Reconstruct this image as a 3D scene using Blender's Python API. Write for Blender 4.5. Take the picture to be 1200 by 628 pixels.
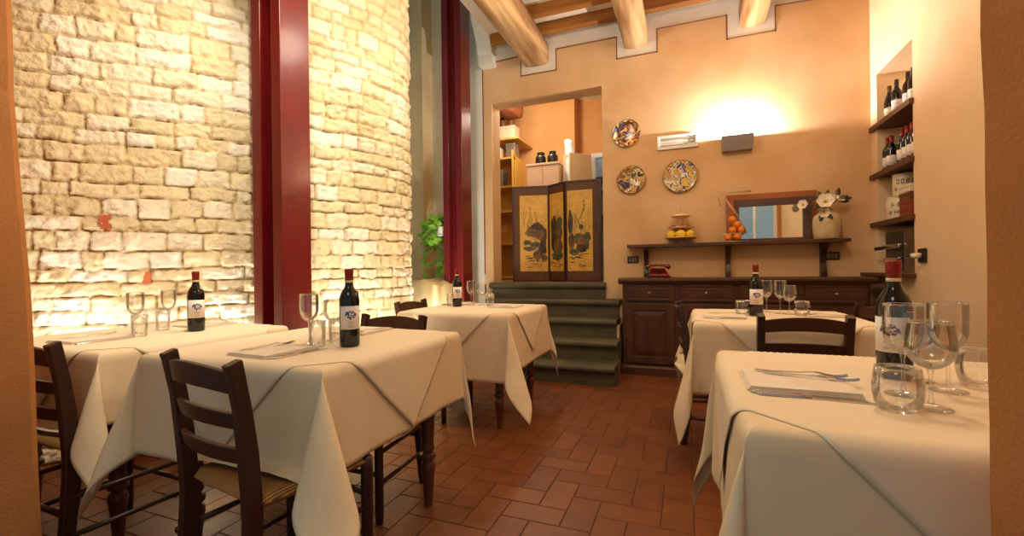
import bpy, bmesh, math, random
from math import pi, sin, cos, radians as R
from mathutils import Vector, Matrix, noise

# ------------------------------------------------------------------ camera, world, lights, exposure
SC = bpy.context.scene
COL = SC.collection
for _o in list(bpy.data.objects):
    bpy.data.objects.remove(_o)

CAM_Z = 1.05
YAW, ROLL = R(21.3), R(0.72)
cd = bpy.data.cameras.new('camera')
cam = bpy.data.objects.new('camera', cd)
COL.objects.link(cam)
cd.sensor_width = 36.0
cd.lens = 36.0 * 525 / 1200
cd.shift_y = 2.0 / 1200
cd.clip_start = 0.02
F_ = Vector((-sin(YAW), cos(YAW), 0))
R_ = Vector((cos(YAW), sin(YAW), 0))
U_ = Vector((0, 0, 1))
R2 = R_ * cos(ROLL) - U_ * sin(ROLL)
U2 = U_ * cos(ROLL) + R_ * sin(ROLL)
cam.matrix_world = Matrix(((R2.x, U2.x, -F_.x, 0), (R2.y, U2.y, -F_.y, 0), (R2.z, U2.z, -F_.z, CAM_Z), (0, 0, 0, 1)))
SC.camera = cam

SC.view_settings.view_transform = 'Standard'
SC.view_settings.look = 'None'
SC.view_settings.gamma = 1.0
SC.view_settings.use_curve_mapping = False
SC.view_settings.exposure = 0.22

w = bpy.data.worlds.new('world')
SC.world = w
w.use_nodes = True
w.node_tree.nodes['Background'].inputs[0].default_value = (0.74, 0.86, 0.88, 1)
w.node_tree.nodes['Background'].inputs[1].default_value = 0.3


def lamp(name, kind, loc, power, color, size=0.1, target=None, angle=None, blend=0.6):
    d = bpy.data.lights.new(name, kind)
    d.energy = power
    d.color = color
    if kind == 'AREA':
        d.shape = 'DISK'
        d.size = size
    else:
        d.shadow_soft_size = size
    if kind == 'SPOT':
        d.spot_size = R(angle)
        d.spot_blend = blend
    o = bpy.data.objects.new(name, d)
    o.location = loc
    if target is not None:
        o.rotation_euler = (Vector(target) - Vector(loc)).to_track_quat('-Z', 'Y').to_euler()
    COL.objects.link(o)
    return o


WARM = (1.0, 0.85, 0.64)
lamp('dining_fill', 'POINT', (-1.55, 1.95, 3.1), 40, WARM, 0.2)  # unseen warm fill above the view, standing in for the room's ceiling light
lamp('dining_fill', 'POINT', (-1.0, 3.2, 3.2), 22, WARM, 0.15)
lamp('dining_fill', 'POINT', (0.45, 2.3, 3.15), 44, WARM, 0.15)
lamp('entrance_fill', 'AREA', (-0.4, -0.3, 2.6), 6, WARM, 0.7, (-0.5, 1.2, 0.5))  # added weak fill behind the camera to lift the cloths' near faces
COOLW = (1.0, 0.94, 0.78)
lamp('stone_fill_spot', 'SPOT', (-1.35, 1.2, 3.3), 145, COOLW, 0.06, (-3.05, 1.65, 1.2), 84, 0.8)  # added spots up high, so the uplit stone wall brightens evenly
lamp('stone_fill_spot', 'SPOT', (-1.3, 2.7, 3.3), 46, COOLW, 0.06, (-2.5, 2.9, 1.4), 80, 0.8)
lamp('stone_uplight', 'SPOT', (-2.74, 1.85, 0.45), 42, (1.0, 0.97, 0.92), 0.14, (-3.12, 1.75, 1.8), 150, 0.9)
lamp('stone_uplight', 'SPOT', (-2.98, 1.3, 0.5), 22, (1.0, 0.97, 0.92), 0.12, (-3.35, 1.3, 1.9), 150, 0.9)
lamp('stone_uplight', 'SPOT', (-2.0, 2.45, 0.3), 38, COOLW, 0.05, (-2.55, 2.95, 1.7), 150, 0.9)
lamp('stone_uplight', 'SPOT', (-2.02, 3.72, 0.35), 60, (1.0, 0.96, 0.86), 0.05, (-2.75, 3.95, 1.4), 150, 0.9)
lamp('sconce_lamp', 'POINT', (0.48, 4.912, 2.342), 115, (1.0, 0.93, 0.93), 0.012)
lamp('kitchen_lamp', 'POINT', (-2.0, 5.9, 3.3), 48, (1.0, 0.87, 0.66), 0.15)

# ------------------------------------------------------------------ helpers
random.seed(7)


def lin(c):
    r = []
    for v in c[:3]:
        v = v / 255.0
        r.append(v / 12.92 if v <= 0.04045 else ((v + 0.055) / 1.055) ** 2.4)
    return (r[0], r[1], r[2], 1.0)


def newmat(name):
    m = bpy.data.materials.new(name)
    m.use_nodes = True
    nt = m.node_tree
    b = nt.nodes['Principled BSDF']
    return m, nt, b


def mat(name, rgb, rough=0.5, metal=0.0, var=0.0, scale=8.0, rgb2=None, bump=0.0, bscale=None, stretch=(1, 1, 1), coat=0.0, detail=4.0, spec=0.5, contrast=0.25):
    """procedural material: noise-varied colour between rgb and rgb2, plus noise bump"""
    m, nt, b = newmat(name)
    b.inputs['Roughness'].default_value = rough
    b.inputs['Metallic'].default_value = metal
    b.inputs['Specular IOR Level'].default_value = spec
    if coat:
        b.inputs['Coat Weight'].default_value = coat
        b.inputs['Coat Roughness'].default_value = 0.15
    c1 = lin(rgb)
    tc = nt.nodes.new('ShaderNodeTexCoord')
    mp = nt.nodes.new('ShaderNodeMapping')
    mp.inputs['Scale'].default_value = stretch
    nt.links.new(tc.outputs['Object'], mp.inputs['Vector'])
    if rgb2 is None:
        rgb2 = tuple(max(0, v * (1 - var)) for v in rgb)
    n = nt.nodes.new('ShaderNodeTexNoise')
    n.inputs['Scale'].default_value = scale
    n.inputs['Detail'].default_value = detail
    nt.links.new(mp.outputs['Vector'], n.inputs['Vector'])
    cr = nt.nodes.new('ShaderNodeValToRGB')
    cr.color_ramp.elements[0].position = 0.5 - contrast
    cr.color_ramp.elements[1].position = 0.5 + contrast
    cr.color_ramp.elements[0].color = lin(rgb2)
    cr.color_ramp.elements[1].color = c1
    nt.links.new(n.outputs['Fac'], cr.inputs['Fac'])
    nt.links.new(cr.outputs['Color'], b.inputs['Base Color'])
    if bump:
        n2 = nt.nodes.new('ShaderNodeTexNoise')
        n2.inputs['Scale'].default_value = bscale or scale * 4
        n2.inputs['Detail'].default_value = 5
        nt.links.new(mp.outputs['Vector'], n2.inputs['Vector'])
        bp = nt.nodes.new('ShaderNodeBump')
        bp.inputs['Strength'].default_value = bump
        bp.inputs['Distance'].default_value = 0.01
        nt.links.new(n2.outputs['Fac'], bp.inputs['Height'])
        nt.links.new(bp.outputs['Normal'], b.inputs['Normal'])
    return m


def tag(o, label=None, cat=None, group=None, kind=None):
    if label:
        o['label'] = label
    if cat:
        o['category'] = cat
    if group:
        o['group'] = group
    if kind:
        o['kind'] = kind
    return o


def empty(name, label, cat, loc=(0, 0, 0), rz=0.0, group=None):
    o = bpy.data.objects.new(name, None)
    o.empty_display_size = 0.1
    o.location = loc
    o.rotation_euler = (0, 0, rz)
    COL.objects.link(o)
    return tag(o, label, cat, group)


def obj(name, bm, m, parent=None, smooth=False, bevel=0.0, loc=None):
    me = bpy.data.meshes.new(name)
    bmesh.ops.recalc_face_normals(bm, faces=bm.faces)
    bm.to_mesh(me)
    bm.free()
    if smooth:
        for p in me.polygons:
            p.use_smooth = True
    o = bpy.data.objects.new(name, me)
    if m is not None:
        for mm in (m if isinstance(m, (list, tuple)) else [m]):
            me.materials.append(mm)
    COL.objects.link(o)
    if parent is not None:
        o.parent = parent
    if loc is not None:
        o.location = loc
    if bevel:
        md = o.modifiers.new('bevel', 'BEVEL')
        md.width = bevel
        md.segments = 2
        md.limit_method = 'ANGLE'
    return o


def struct(name, bm, m, smooth=False):
    o = obj(name, bm, m, None, smooth)
    o['kind'] = 'structure'
    return o


def copy_tree(o, parent=None):
    c = o.copy()
    COL.objects.link(c)
    if parent is not None:
        c.parent = parent
    for ch in list(o.children):
        copy_tree(ch, c)
    return c


def box(bm, x0, x1, y0, y1, z0, z1, mi=0):
    vs = [bm.verts.new(p) for p in ((x0, y0, z0), (x1, y0, z0), (x1, y1, z0), (x0, y1, z0), (x0, y0, z1), (x1, y0, z1), (x1, y1, z1), (x0, y1, z1))]
    for f in ((3, 2, 1, 0), (4, 5, 6, 7), (0, 1, 5, 4), (1, 2, 6, 5), (2, 3, 7, 6), (3, 0, 4, 7)):
        bm.faces.new([vs[i] for i in f]).material_index = mi
    return vs


def B(*a):
    bm = bmesh.new()
    box(bm, *a)
    return bm


def lathe(bm, prof, n=24, c=(0, 0), caps=True, a0=0.0, a1=2 * pi):
    """prof: list of (r, z)"""
    full = abs(a1 - a0 - 2 * pi) < 1e-6
    cnt = n if full else n + 1
    rings = []
    for r, z in prof:
        if r < 1e-6 and full:
            rings.append([bm.verts.new((c[0], c[1], z))])
        else:
            rings.append([bm.verts.new((c[0] + r * cos(a0 + (a1 - a0) * i / n), c[1] + r * sin(a0 + (a1 - a0) * i / n), z)) for i in range(cnt)])
    for k in range(len(rings) - 1):
        A, D = rings[k], rings[k + 1]
        rng = range(n)
        for i in rng:
            j = (i + 1) % cnt
            if len(A) == 1 and len(D) == 1:
                continue
            if len(A) == 1:
                bm.faces.new((A[0], D[j], D[i]))
            elif len(D) == 1:
                bm.faces.new((A[i], A[j], D[0]))
            else:
                bm.faces.new((A[i], A[j], D[j], D[i]))
    if caps and full:
        for rg in (rings[0], rings[-1]):
            if len(rg) > 2:
                bm.faces.new(rg)
    return bm


def tube(bm, pts, rad, n=8, up=(0, 0, 1)):
    """round tube along pts; rad a number or one per point"""
    pts = [Vector(p) for p in pts]
    rings = []
    for i, p in enumerate(pts):
        d = (pts[min(i + 1, len(pts) - 1)] - pts[max(i - 1, 0)]).normalized()
        s = d.cross(Vector(up))
        if s.length < 1e-3:
            s = d.cross(Vector((1, 0, 0)))
        s.normalize()
        t = s.cross(d).normalized()
        r = rad[i] if isinstance(rad, (list, tuple)) else rad
        rings.append([bm.verts.new(p + (s * cos(2 * pi * k / n) + t * sin(2 * pi * k / n)) * r) for k in range(n)])
    for a, b in zip(rings, rings[1:]):
        for k in range(n):
            bm.faces.new((a[k], a[(k + 1) % n], b[(k + 1) % n], b[k]))
    bm.faces.new(rings[0])
    bm.faces.new(list(reversed(rings[-1])))
    return bm


def sweep(bm, secs):
    """join equal-length closed sections (lists of points) and cap the ends"""
    rings = [[bm.verts.new(p) for p in s] for s in secs]
    n = len(rings[0])
    for a, b in zip(rings, rings[1:]):
        for k in range(n):
            bm.faces.new((a[k], a[(k + 1) % n], b[(k + 1) % n], b[k]))
    bm.faces.new(rings[0])
    bm.faces.new(list(reversed(rings[-1])))
    return bm


def prism(bm, poly, axis, t0, t1):
    """extrude a 2-D polygon along an axis: poly given in the two other axes in order"""
    def P(a, b, t):
        return {'x': (t, a, b), 'y': (a, t, b), 'z': (a, b, t)}[axis]
    A = [bm.verts.new(P(a, b, t0)) for a, b in poly]
    D = [bm.verts.new(P(a, b, t1)) for a, b in poly]
    n = len(poly)
    for k in range(n):
        bm.faces.new((A[k], A[(k + 1) % n], D[(k + 1) % n], D[k]))
    bm.faces.new(list(reversed(A)))
    bm.faces.new(D)
    return bm


def sphere(bm, c, r, sx=1, sy=1, sz=1, u=16, v=10):
    m = Matrix.Translation(c) @ Matrix.Diagonal((r * sx, r * sy, r * sz, 1))
    bmesh.ops.create_uvsphere(bm, u_segments=u, v_segments=v, radius=1, matrix=m)
    return bm


# ------------------------------------------------------------------ materials
M_plaster = mat('ochre_plaster', (221, 186, 143), 0.85, 0, scale=1.6, rgb2=(200, 155, 102), bump=0.12, bscale=22, spec=0.2)
M_plaster_r = mat('pale_ochre_plaster', (232, 206, 168), 0.85, 0, scale=1.6, rgb2=(220, 184, 138), bump=0.12, bscale=22, spec=0.2)
M_white = mat('white_plaster', (232, 228, 214), 0.85, 0, scale=2.5, rgb2=(216, 210, 192), bump=0.1, bscale=20, spec=0.2)
M_green = mat('olive_plaster', (230, 208, 160), 0.85, 0, scale=2.0, rgb2=(212, 188, 138), bump=0.12, bscale=20, spec=0.2)
M_jamb = mat('rough_stucco', (186, 126, 74), 0.95, 0, scale=3.0, rgb2=(162, 104, 58), bump=0.25, bscale=150, spec=0.1)
M_orange = mat('orange_plaster', (220, 166, 110), 0.85, 0, scale=2.0, rgb2=(206, 148, 92), bump=0.1, bscale=20, spec=0.2)
M_tleg = mat('table_wood', (104, 60, 32), 0.36, 0, scale=6, rgb2=(72, 38, 20), bump=0.08, bscale=40, stretch=(1, 1, 0.15), spec=0.45)
M_dark = mat('dark_wood', (70, 38, 22), 0.38, 0, scale=6, rgb2=(44, 22, 13), bump=0.08, bscale=40, stretch=(1, 1, 0.15), spec=0.45)
M_rail = mat('dark_wood_rail', (74, 40, 23), 0.38, 0, scale=6, rgb2=(46, 23, 13), bump=0.08, bscale=40, stretch=(0.15, 1, 1), spec=0.45)
M_side = mat('walnut', (92, 54, 26), 0.42, 0, scale=7, rgb2=(58, 32, 15), bump=0.08, bscale=40, stretch=(1, 1, 0.12), spec=0.4)
M_sideh = mat('walnut_horizontal', (98, 58, 28), 0.42, 0, scale=7, rgb2=(62, 34, 16), bump=0.08, bscale=40, stretch=(0.12, 1, 1), spec=0.4)
M_shelf = mat('shelf_wood', (104, 62, 32), 0.5, 0, scale=7, rgb2=(72, 42, 22), bump=0.1, bscale=40, stretch=(1, 0.12, 1), spec=0.3)
M_beam = mat('aged_beam', (220, 182, 128), 0.8, 0, scale=10, rgb2=(128, 82, 42), bump=0.9, bscale=24, stretch=(1, 0.10, 1), spec=0.2, contrast=0.2)
M_joist = mat('brown_joist', (176, 118, 56), 0.8, 0, scale=5, rgb2=(116, 70, 28), bump=0.3, bscale=20, stretch=(0.1, 1, 1), spec=0.2)
M_red = mat('oxblood_paint', (106, 14, 12), 0.34, 0, scale=7, rgb2=(84, 9, 10), bump=0.2, bscale=70, coat=0.25, stretch=(1, 1, 0.4))
M_steelgrey = mat('grey_lamp_metal', (150, 140, 130), 0.4, 0.6)
M_silver = mat('polished_steel', (214, 208, 200), 0.18, 1.0, scale=20, var=0.06)
M_cloth = mat('cream_linen', (232, 212, 178), 0.9, 0, scale=3, rgb2=(225, 203, 167), bump=0.5, bscale=7, spec=0.1)
M_topper = mat('ivory_linen', (236, 219, 190), 0.9, 0, scale=3, rgb2=(229, 209, 177), bump=0.45, bscale=7, spec=0.1)
M_napkin = mat('napkin_linen', (236, 224, 204), 0.9, 0, scale=9, rgb2=(222, 206, 182), bump=0.12, bscale=60, spec=0.1)
M_step = mat('olive_grey_stone', (92, 84, 58), 0.55, 0, scale=4, rgb2=(66, 61, 42), bump=0.15, bscale=30, spec=0.35)
M_black = mat('black_plastic', (22, 20, 20), 0.35)
M_dkglass = mat('dark_wine_glass', (16, 10, 10), 0.06, 0, scale=3, rgb2=(10, 12, 8), spec=0.6)
M_caps = mat('red_capsule', (150, 30, 20), 0.35, 0, scale=10, rgb2=(128, 22, 16), spec=0.4)
M_capsblack = mat('black_capsule', (30, 26, 24), 0.3)
M_capscream = mat('cream_capsule', (222, 208, 176), 0.4)
M_neck = mat('neck_band', (226, 204, 160), 0.5)
M_label = mat('paper_label', (240, 232, 222), 0.6, 0, scale=14, rgb2=(228, 216, 206))
M_grape = mat('violet_ink', (104, 88, 140), 0.6, 0, scale=60, rgb2=(66, 50, 96))
M_ink = mat('faded_ink', (176, 150, 130), 0.6)
M_rush = None
M_lemon = mat('lemon_peel', (244, 204, 32), 0.4, 0, scale=10, rgb2=(228, 178, 16), bump=0.2, bscale=150)
M_orangef = mat('orange_peel', (240, 146, 26), 0.4, 0, scale=10, rgb2=(226, 118, 14), bump=0.2, bscale=150)
M_wire = mat('pale_wire', (226, 196, 156), 0.3, 0.7)
M_leaf = mat('fresh_leaf', (158, 206, 70), 0.4, 0, scale=9, rgb2=(84, 150, 40), spec=0.4)
M_leafdark = mat('dark_leaf', (46, 58, 34), 0.4, 0, scale=9, rgb2=(72, 64, 34))
M_petal = mat('ivory_petal', (250, 240, 220), 0.6, 0, scale=12, rgb2=(240, 222, 190))
M_stamen = mat('ochre_stamen', (196, 156, 60), 0.7)
M_vase = mat('sand_ceramic', (212, 190, 142), 0.35, 0, scale=16, rgb2=(190, 166, 118), bump=0.25, bscale=26)
M_mframe = mat('orange_wood', (176, 98, 36), 0.4, 0, scale=8, rgb2=(140, 70, 24), bump=0.06, stretch=(0.2, 1, 1))
M_mfold = mat('mauve_brown_wood', (96, 68, 58), 0.45, 0, scale=8, rgb2=(72, 48, 40))
M_telred = mat('red_bakelite', (120, 14, 14), 0.16, 0, scale=5, rgb2=(96, 8, 10), coat=0.4)
M_cream = mat('cream_laminate', (238, 214, 168), 0.5)
M_pinkwhite = mat('pinkish_white_panel', (236, 206, 178), 0.5, 0, scale=14, rgb2=(226, 190, 160))
M_yellowood = mat('yellow_pine', (226, 178, 86), 0.5, 0, scale=6, rgb2=(206, 152, 62), stretch=(1, 1, 0.15))
M_coolwhite = mat('cool_white_plastic', (222, 230, 234), 0.4)
M_blue = mat('sky_blue_print', (112, 156, 204), 0.5, 0, scale=9, rgb2=(150, 184, 214))
M_tin = mat('cream_tin', (232, 220, 190), 0.35, 0, scale=9, rgb2=(214, 198, 160))
M_box = mat('russet_card', (150, 68, 40), 0.6, 0, scale=9, rgb2=(118, 46, 28))
M_appl = mat('bronze_steel', (120, 100, 76), 0.35, 0.6)
M_redbrick = mat('red_brick', (196, 110, 66), 0.9, 0, scale=12, rgb2=(168, 84, 48), bump=0.4, bscale=60)
M_ceilplank = mat('whitewashed_planks', (240, 228, 206), 0.85, 0, scale=5, rgb2=(222, 204, 172), stretch=(1, 0.2, 1), bump=0.15)
M_line = mat('brown_painted_line', (132, 88, 62), 0.8)
M_cornice = mat('pale_grey_band', (226, 218, 206), 0.85, 0, scale=3, rgb2=(208, 200, 188), bump=0.1, bscale=20, spec=0.2)
M_kfloor = mat('kitchen_floor_tile', (150, 110, 80), 0.6, 0, scale=4, var=0.2)
M_caramel = mat('caramel_wood', (122, 70, 30), 0.5, 0, scale=6, var=0.35, stretch=(1, 1, 0.15))
M_terracotta_line = mat('grout', (92, 52, 30), 0.9, 0, scale=10, var=0.2)


def glass_mat(name, tint=(1, 1, 1)):
    m, nt, b = newmat(name)
    out = nt.nodes['Material Output']
    tr = nt.nodes.new('ShaderNodeBsdfTransparent')
    tr.inputs[0].default_value = (tint[0], tint[1], tint[2], 1)
    gl = nt.nodes.new('ShaderNodeBsdfGlossy')
    gl.inputs['Roughness'].default_value = 0.02
    gl.inputs['Color'].default_value = (1, 1, 1, 1)
    fr = nt.nodes.new('ShaderNodeLayerWeight')
    fr.inputs['Blend'].default_value = 0.32
    mr = nt.nodes.new('ShaderNodeMapRange')
    mr.inputs['To Min'].default_value = 0.03
    mr.inputs['To Max'].default_value = 0.75
    nt.links.new(fr.outputs['Fresnel'], mr.inputs['Value'])
    mx = nt.nodes.new('ShaderNodeMixShader')
    nt.links.new(mr.outputs[0], mx.inputs[0])
    nt.links.new(tr.outputs[0], mx.inputs[1])
    nt.links.new(gl.outputs[0], mx.inputs[2])
    nt.links.new(mx.outputs[0], out.inputs['Surface'])
    return m


M_glass = glass_mat('clear_glass', (0.985, 0.985, 0.98))
M_pane = glass_mat('window_glass', (0.86, 0.93, 0.93))


def mirror_mat():
    m, nt, b = newmat('mirror_silver')
    b.inputs['Base Color'].default_value = (0.86, 0.9, 0.9, 1)
    b.inputs['Metallic'].default_value = 1
    b.inputs['Roughness'].default_value = 0.02
    return m


M_mirror = mirror_mat()


def attr_mat(name, rough, bump, bscale, spec=0.2, mottle=0.25, mscale=12):
    """colour from the mesh's own per-stone / per-tile colour attribute, mottled by noise"""
    m, nt, b = newmat(name)
    b.inputs['Roughness'].default_value = rough
    b.inputs['Specular IOR Level'].default_value = spec
    at = nt.nodes.new('ShaderNodeVertexColor')
    at.layer_name = 'tone'
    tc = nt.nodes.new('ShaderNodeTexCoord')
    n = nt.nodes.new('ShaderNodeTexNoise')
    n.inputs['Scale'].default_value = mscale
    n.inputs['Detail'].default_value = 6
    nt.links.new(tc.outputs['Object'], n.inputs['Vector'])
    mr = nt.nodes.new('ShaderNodeMapRange')
    mr.inputs['From Min'].default_value = 0.25
    mr.inputs['From Max'].default_value = 0.75
    mr.inputs['To Min'].default_value = 1 - mottle
    mr.inputs['To Max'].default_value = 1.0 + mottle * 0.3
    nt.links.new(n.outputs['Fac'], mr.inputs['Value'])
    vm = nt.nodes.new('ShaderNodeVectorMath')
    vm.operation = 'SCALE'
    nt.links.new(at.outputs['Color'], vm.inputs[0])
    nt.links.new(mr.outputs[0], vm.inputs['Scale'])
    nt.links.new(vm.outputs[0], b.inputs['Base Color'])
    n2 = nt.nodes.new('ShaderNodeTexNoise')
    n2.inputs['Scale'].default_value = bscale
    n2.inputs['Detail'].default_value = 8
    nt.links.new(tc.outputs['Object'], n2.inputs['Vector'])
    bp = nt.nodes.new('ShaderNodeBump')
    bp.inputs['Strength'].default_value = bump
    bp.inputs['Distance'].default_value = 0.012
    nt.links.new(n2.outputs['Fac'], bp.inputs['Height'])
    nt.links.new(bp.outputs['Normal'], b.inputs['Normal'])
    return m


M_stone = attr_mat('rubble_stone', 0.9, 0.9, 45, 0.15, 0.16, 16)
M_tile = attr_mat('terracotta_tile', 0.42, 0.12, 30, 0.4, 0.25, 9)


def rush_mat():
    m, nt, b = newmat('woven_rush')
    tc = nt.nodes.new('ShaderNodeTexCoord')
    wv = nt.nodes.new('ShaderNodeTexWave')
    wv.inputs['Scale'].default_value = 42
    wv.inputs['Distortion'].default_value = 2.2
    nt.links.new(tc.outputs['Object'], wv.inputs['Vector'])
    cr = nt.nodes.new('ShaderNodeValToRGB')
    cr.color_ramp.elements[0].color = lin((108, 70, 32))
    cr.color_ramp.elements[1].color = lin((198, 148, 74))
    nt.links.new(wv.outputs['Fac'], cr.inputs['Fac'])
    nt.links.new(cr.outputs['Color'], b.inputs['Base Color'])
    bp = nt.nodes.new('ShaderNodeBump')
    bp.inputs['Strength'].default_value = 0.6
    bp.inputs['Distance'].default_value = 0.004
    nt.links.new(wv.outputs['Fac'], bp.inputs['Height'])
    nt.links.new(bp.outputs['Normal'], b.inputs['Normal'])
    b.inputs['Roughness'].default_value = 0.65
    return m


M_rush = rush_mat()


def majolica_mat(name, seed, cols, centre):
    """painted majolica: blotched noise in several glaze colours with a plain-toned centre"""
    m, nt, b = newmat(name)
    b.inputs['Roughness'].default_value = 0.18
    tc = nt.nodes.new('ShaderNodeTexCoord')
    mp = nt.nodes.new('ShaderNodeMapping')
    mp.inputs['Location'].default_value = (seed, seed * 0.7, 0)
    nt.links.new(tc.outputs['Object'], mp.inputs['Vector'])
    n = nt.nodes.new('ShaderNodeTexNoise')
    n.inputs['Scale'].default_value = 13
    n.inputs['Detail'].default_value = 1.8
    n.inputs['Distortion'].default_value = 0.9
    nt.links.new(mp.outputs['Vector'], n.inputs['Vector'])
    cr = nt.nodes.new('ShaderNodeValToRGB')
    cr.color_ramp.interpolation = 'CONSTANT'
    el = cr.color_ramp.elements
    k = len(cols)
    el[0].position = 0.0
    el[0].color = lin(cols[0])
    el[1].position = 0.33
    el[1].color = lin(cols[1])
    for i in range(2, k):
        e = el.new(0.33 + 0.34 * (i - 1) / (k - 1))
        e.color = lin(cols[i])
    nt.links.new(n.outputs['Fac'], cr.inputs['Fac'])
    nt.links.new(cr.outputs['Color'], b.inputs['Base Color'])
    return m


def screen_mat(seed):
    """gold leaf ground with brushed dark ink clouds"""
    m, nt, b = newmat('gold_leaf')
    b.inputs['Roughness'].default_value = 0.45
    b.inputs['Metallic'].default_value = 0.0
    tc = nt.nodes.new('ShaderNodeTexCoord')
    br = nt.nodes.new('ShaderNodeTexBrick')
    br.inputs['Scale'].default_value = 9
    br.inputs['Mortar Size'].default_value = 0.006
    br.inputs['Color1'].default_value = lin((232, 182, 78))
    br.inputs['Color2'].default_value = lin((222, 170, 66))
    br.inputs['Mortar'].default_value = lin((178, 126, 44))
    sw = nt.nodes.new('ShaderNodeSeparateXYZ')
    cb = nt.nodes.new('ShaderNodeCombineXYZ')
    nt.links.new(tc.outputs['Object'], sw.inputs[0])
    nt.links.new(sw.outputs[0], cb.inputs[0])
    nt.links.new(sw.outputs[2], cb.inputs[1])
    nt.links.new(cb.outputs[0], br.inputs['Vector'])
    n = nt.nodes.new('ShaderNodeTexNoise')
    n.inputs['Scale'].default_value = 7
    n.inputs['Detail'].default_value = 7
    nt.links.new(tc.outputs['Object'], n.inputs['Vector'])
    mx = nt.nodes.new('ShaderNodeMixRGB')
    mx.blend_type = 'MULTIPLY'
    cr = nt.nodes.new('ShaderNodeValToRGB')
    cr.color_ramp.elements[0].position = 0.3
    cr.color_ramp.elements[0].color = (0.75, 0.7, 0.6, 1)
    cr.color_ramp.elements[1].position = 0.6
    cr.color_ramp.elements[1].color = (1, 1, 1, 1)
    nt.links.new(n.outputs['Fac'], cr.inputs['Fac'])
    mx.inputs[0].default_value = 0.8
    nt.links.new(br.outputs['Color'], mx.inputs[1])
    nt.links.new(cr.outputs['Color'], mx.inputs[2])
    nt.links.new(mx.outputs[0], b.inputs['Base Color'])
    return m


M_gold = screen_mat(1)
M_inkrock = mat('ink_wash', (92, 68, 34), 0.6, 0, scale=16, rgb2=(34, 28, 20), contrast=0.15)
M_inkrock2 = mat('ochre_ink_wash', (146, 104, 42), 0.6, 0, scale=14, rgb2=(74, 54, 28), contrast=0.15)
M_inkgreen = mat('grey_green_ink', (112, 104, 62), 0.6, 0, scale=20, rgb2=(64, 62, 40), contrast=0.15)
M_inkdark = mat('black_ink', (40, 30, 22), 0.6)
M_brocade = mat('brown_brocade', (104, 66, 30), 0.6, 0, scale=60, rgb2=(76, 46, 20), bump=0.1)

# ------------------------------------------------------------------ room shell
WY = 5.0          # back wall
WX = 1.58         # right wall
ZC = 3.80         # ceiling
LAND = 0.895      # upper landing height

# floor: herringbone of separate tiles over grout, one object
bm = bmesh.new()
lay = bm.loops.layers.float_color.new('tone')
x0g, y0g, W = -0.369, 1.897, 0.1285
g = 0.0022
rnd = random.Random(3)


def floor_tile(xa, xb, ya, yb):
    base = [(122, 68, 30), (118, 65, 29), (126, 71, 32), (114, 61, 27)][rnd.randrange(4)]
    k = rnd.uniform(0.96, 1.03)
    c = lin(tuple(v * k for v in base))
    top = rnd.uniform(-0.0004, 0.0004)
    e = 0.0015
    lo = [(xa + g, ya + g), (xb - g, ya + g), (xb - g, yb - g), (xa + g, yb - g)]
    hi = [(xa + g + e, ya + g + e), (xb - g - e, ya + g + e), (xb - g - e, yb - g - e), (xa + g + e, yb - g - e)]
    a = [bm.verts.new((x, y, -0.003)) for x, y in lo]
    b_ = [bm.verts.new((x, y, top)) for x, y in hi]
    fs = [bm.faces.new(b_)] + [bm.faces.new((a[i], a[(i + 1) % 4], b_[(i + 1) % 4], b_[i])) for i in range(4)]
    for f in fs:
        for l in f.loops:
            l[lay] = c


for i in range(-26, 17):
    for j in range(-20, 26):
        k = (i + j) % 4
        xa, ya = x0g + i * W, y0g + j * W
        if ya > 4.95 or ya < -0.7 or xa > 1.5 or xa < -3.7:
            continue
        if k == 2:
            floor_tile(xa, xa + W, ya, ya + 2 * W)
        elif k == 0:
            floor_tile(xa, xa + 2 * W, ya, ya + W)
nf = len(bm.faces)
v = [bm.verts.new(p) for p in ((-4.2, -0.9, -0.0028), (2.0, -0.9, -0.0028), (2.0, 5.3, -0.0028), (-4.2, 5.3, -0.0028))]
bm.faces.new(v).material_index = 1
me_floor = struct('floor', bm, [M_tile, M_terracotta_line])

# back wall with doorway
DX0, DX1, DZ = -2.19, -0.855, 3.075
bm = bmesh.new()
box(bm, -4.2, DX0, WY, WY + 0.25, -0.02, 5.2)
box(bm, DX1, WX + 0.5, WY, WY + 0.25, -0.02, ZC)
box(bm, DX0, DX1, WY, WY + 0.25, DZ, ZC)
box(bm, DX0, DX1, WY, WY + 0.25, -0.02, LAND - 0.07)
struct('wall_back', bm, M_plaster)

# white wall left of the painted border, and grey-white band around the beam ends
bm = B(-4.2, -2.30, WY - 0.012, WY + 0.0, 0, 5.2)
struct('trim_1', bm, M_white)


def stepped(off, zb):
    pts = []
    base = 3.585
    notches = [(-1.80, -1.37), (-0.685, -0.265), (0.405, 0.83)]
    pts.append((-2.30, base - 0.02 + off))
    for a, b_ in notches:
        pts += [(a + off * 0, base + off), (a, zb + off), (b_, zb + off), (b_, base + off)]
    pts.append((WX, base - 0.03 + off))
    return pts


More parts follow.
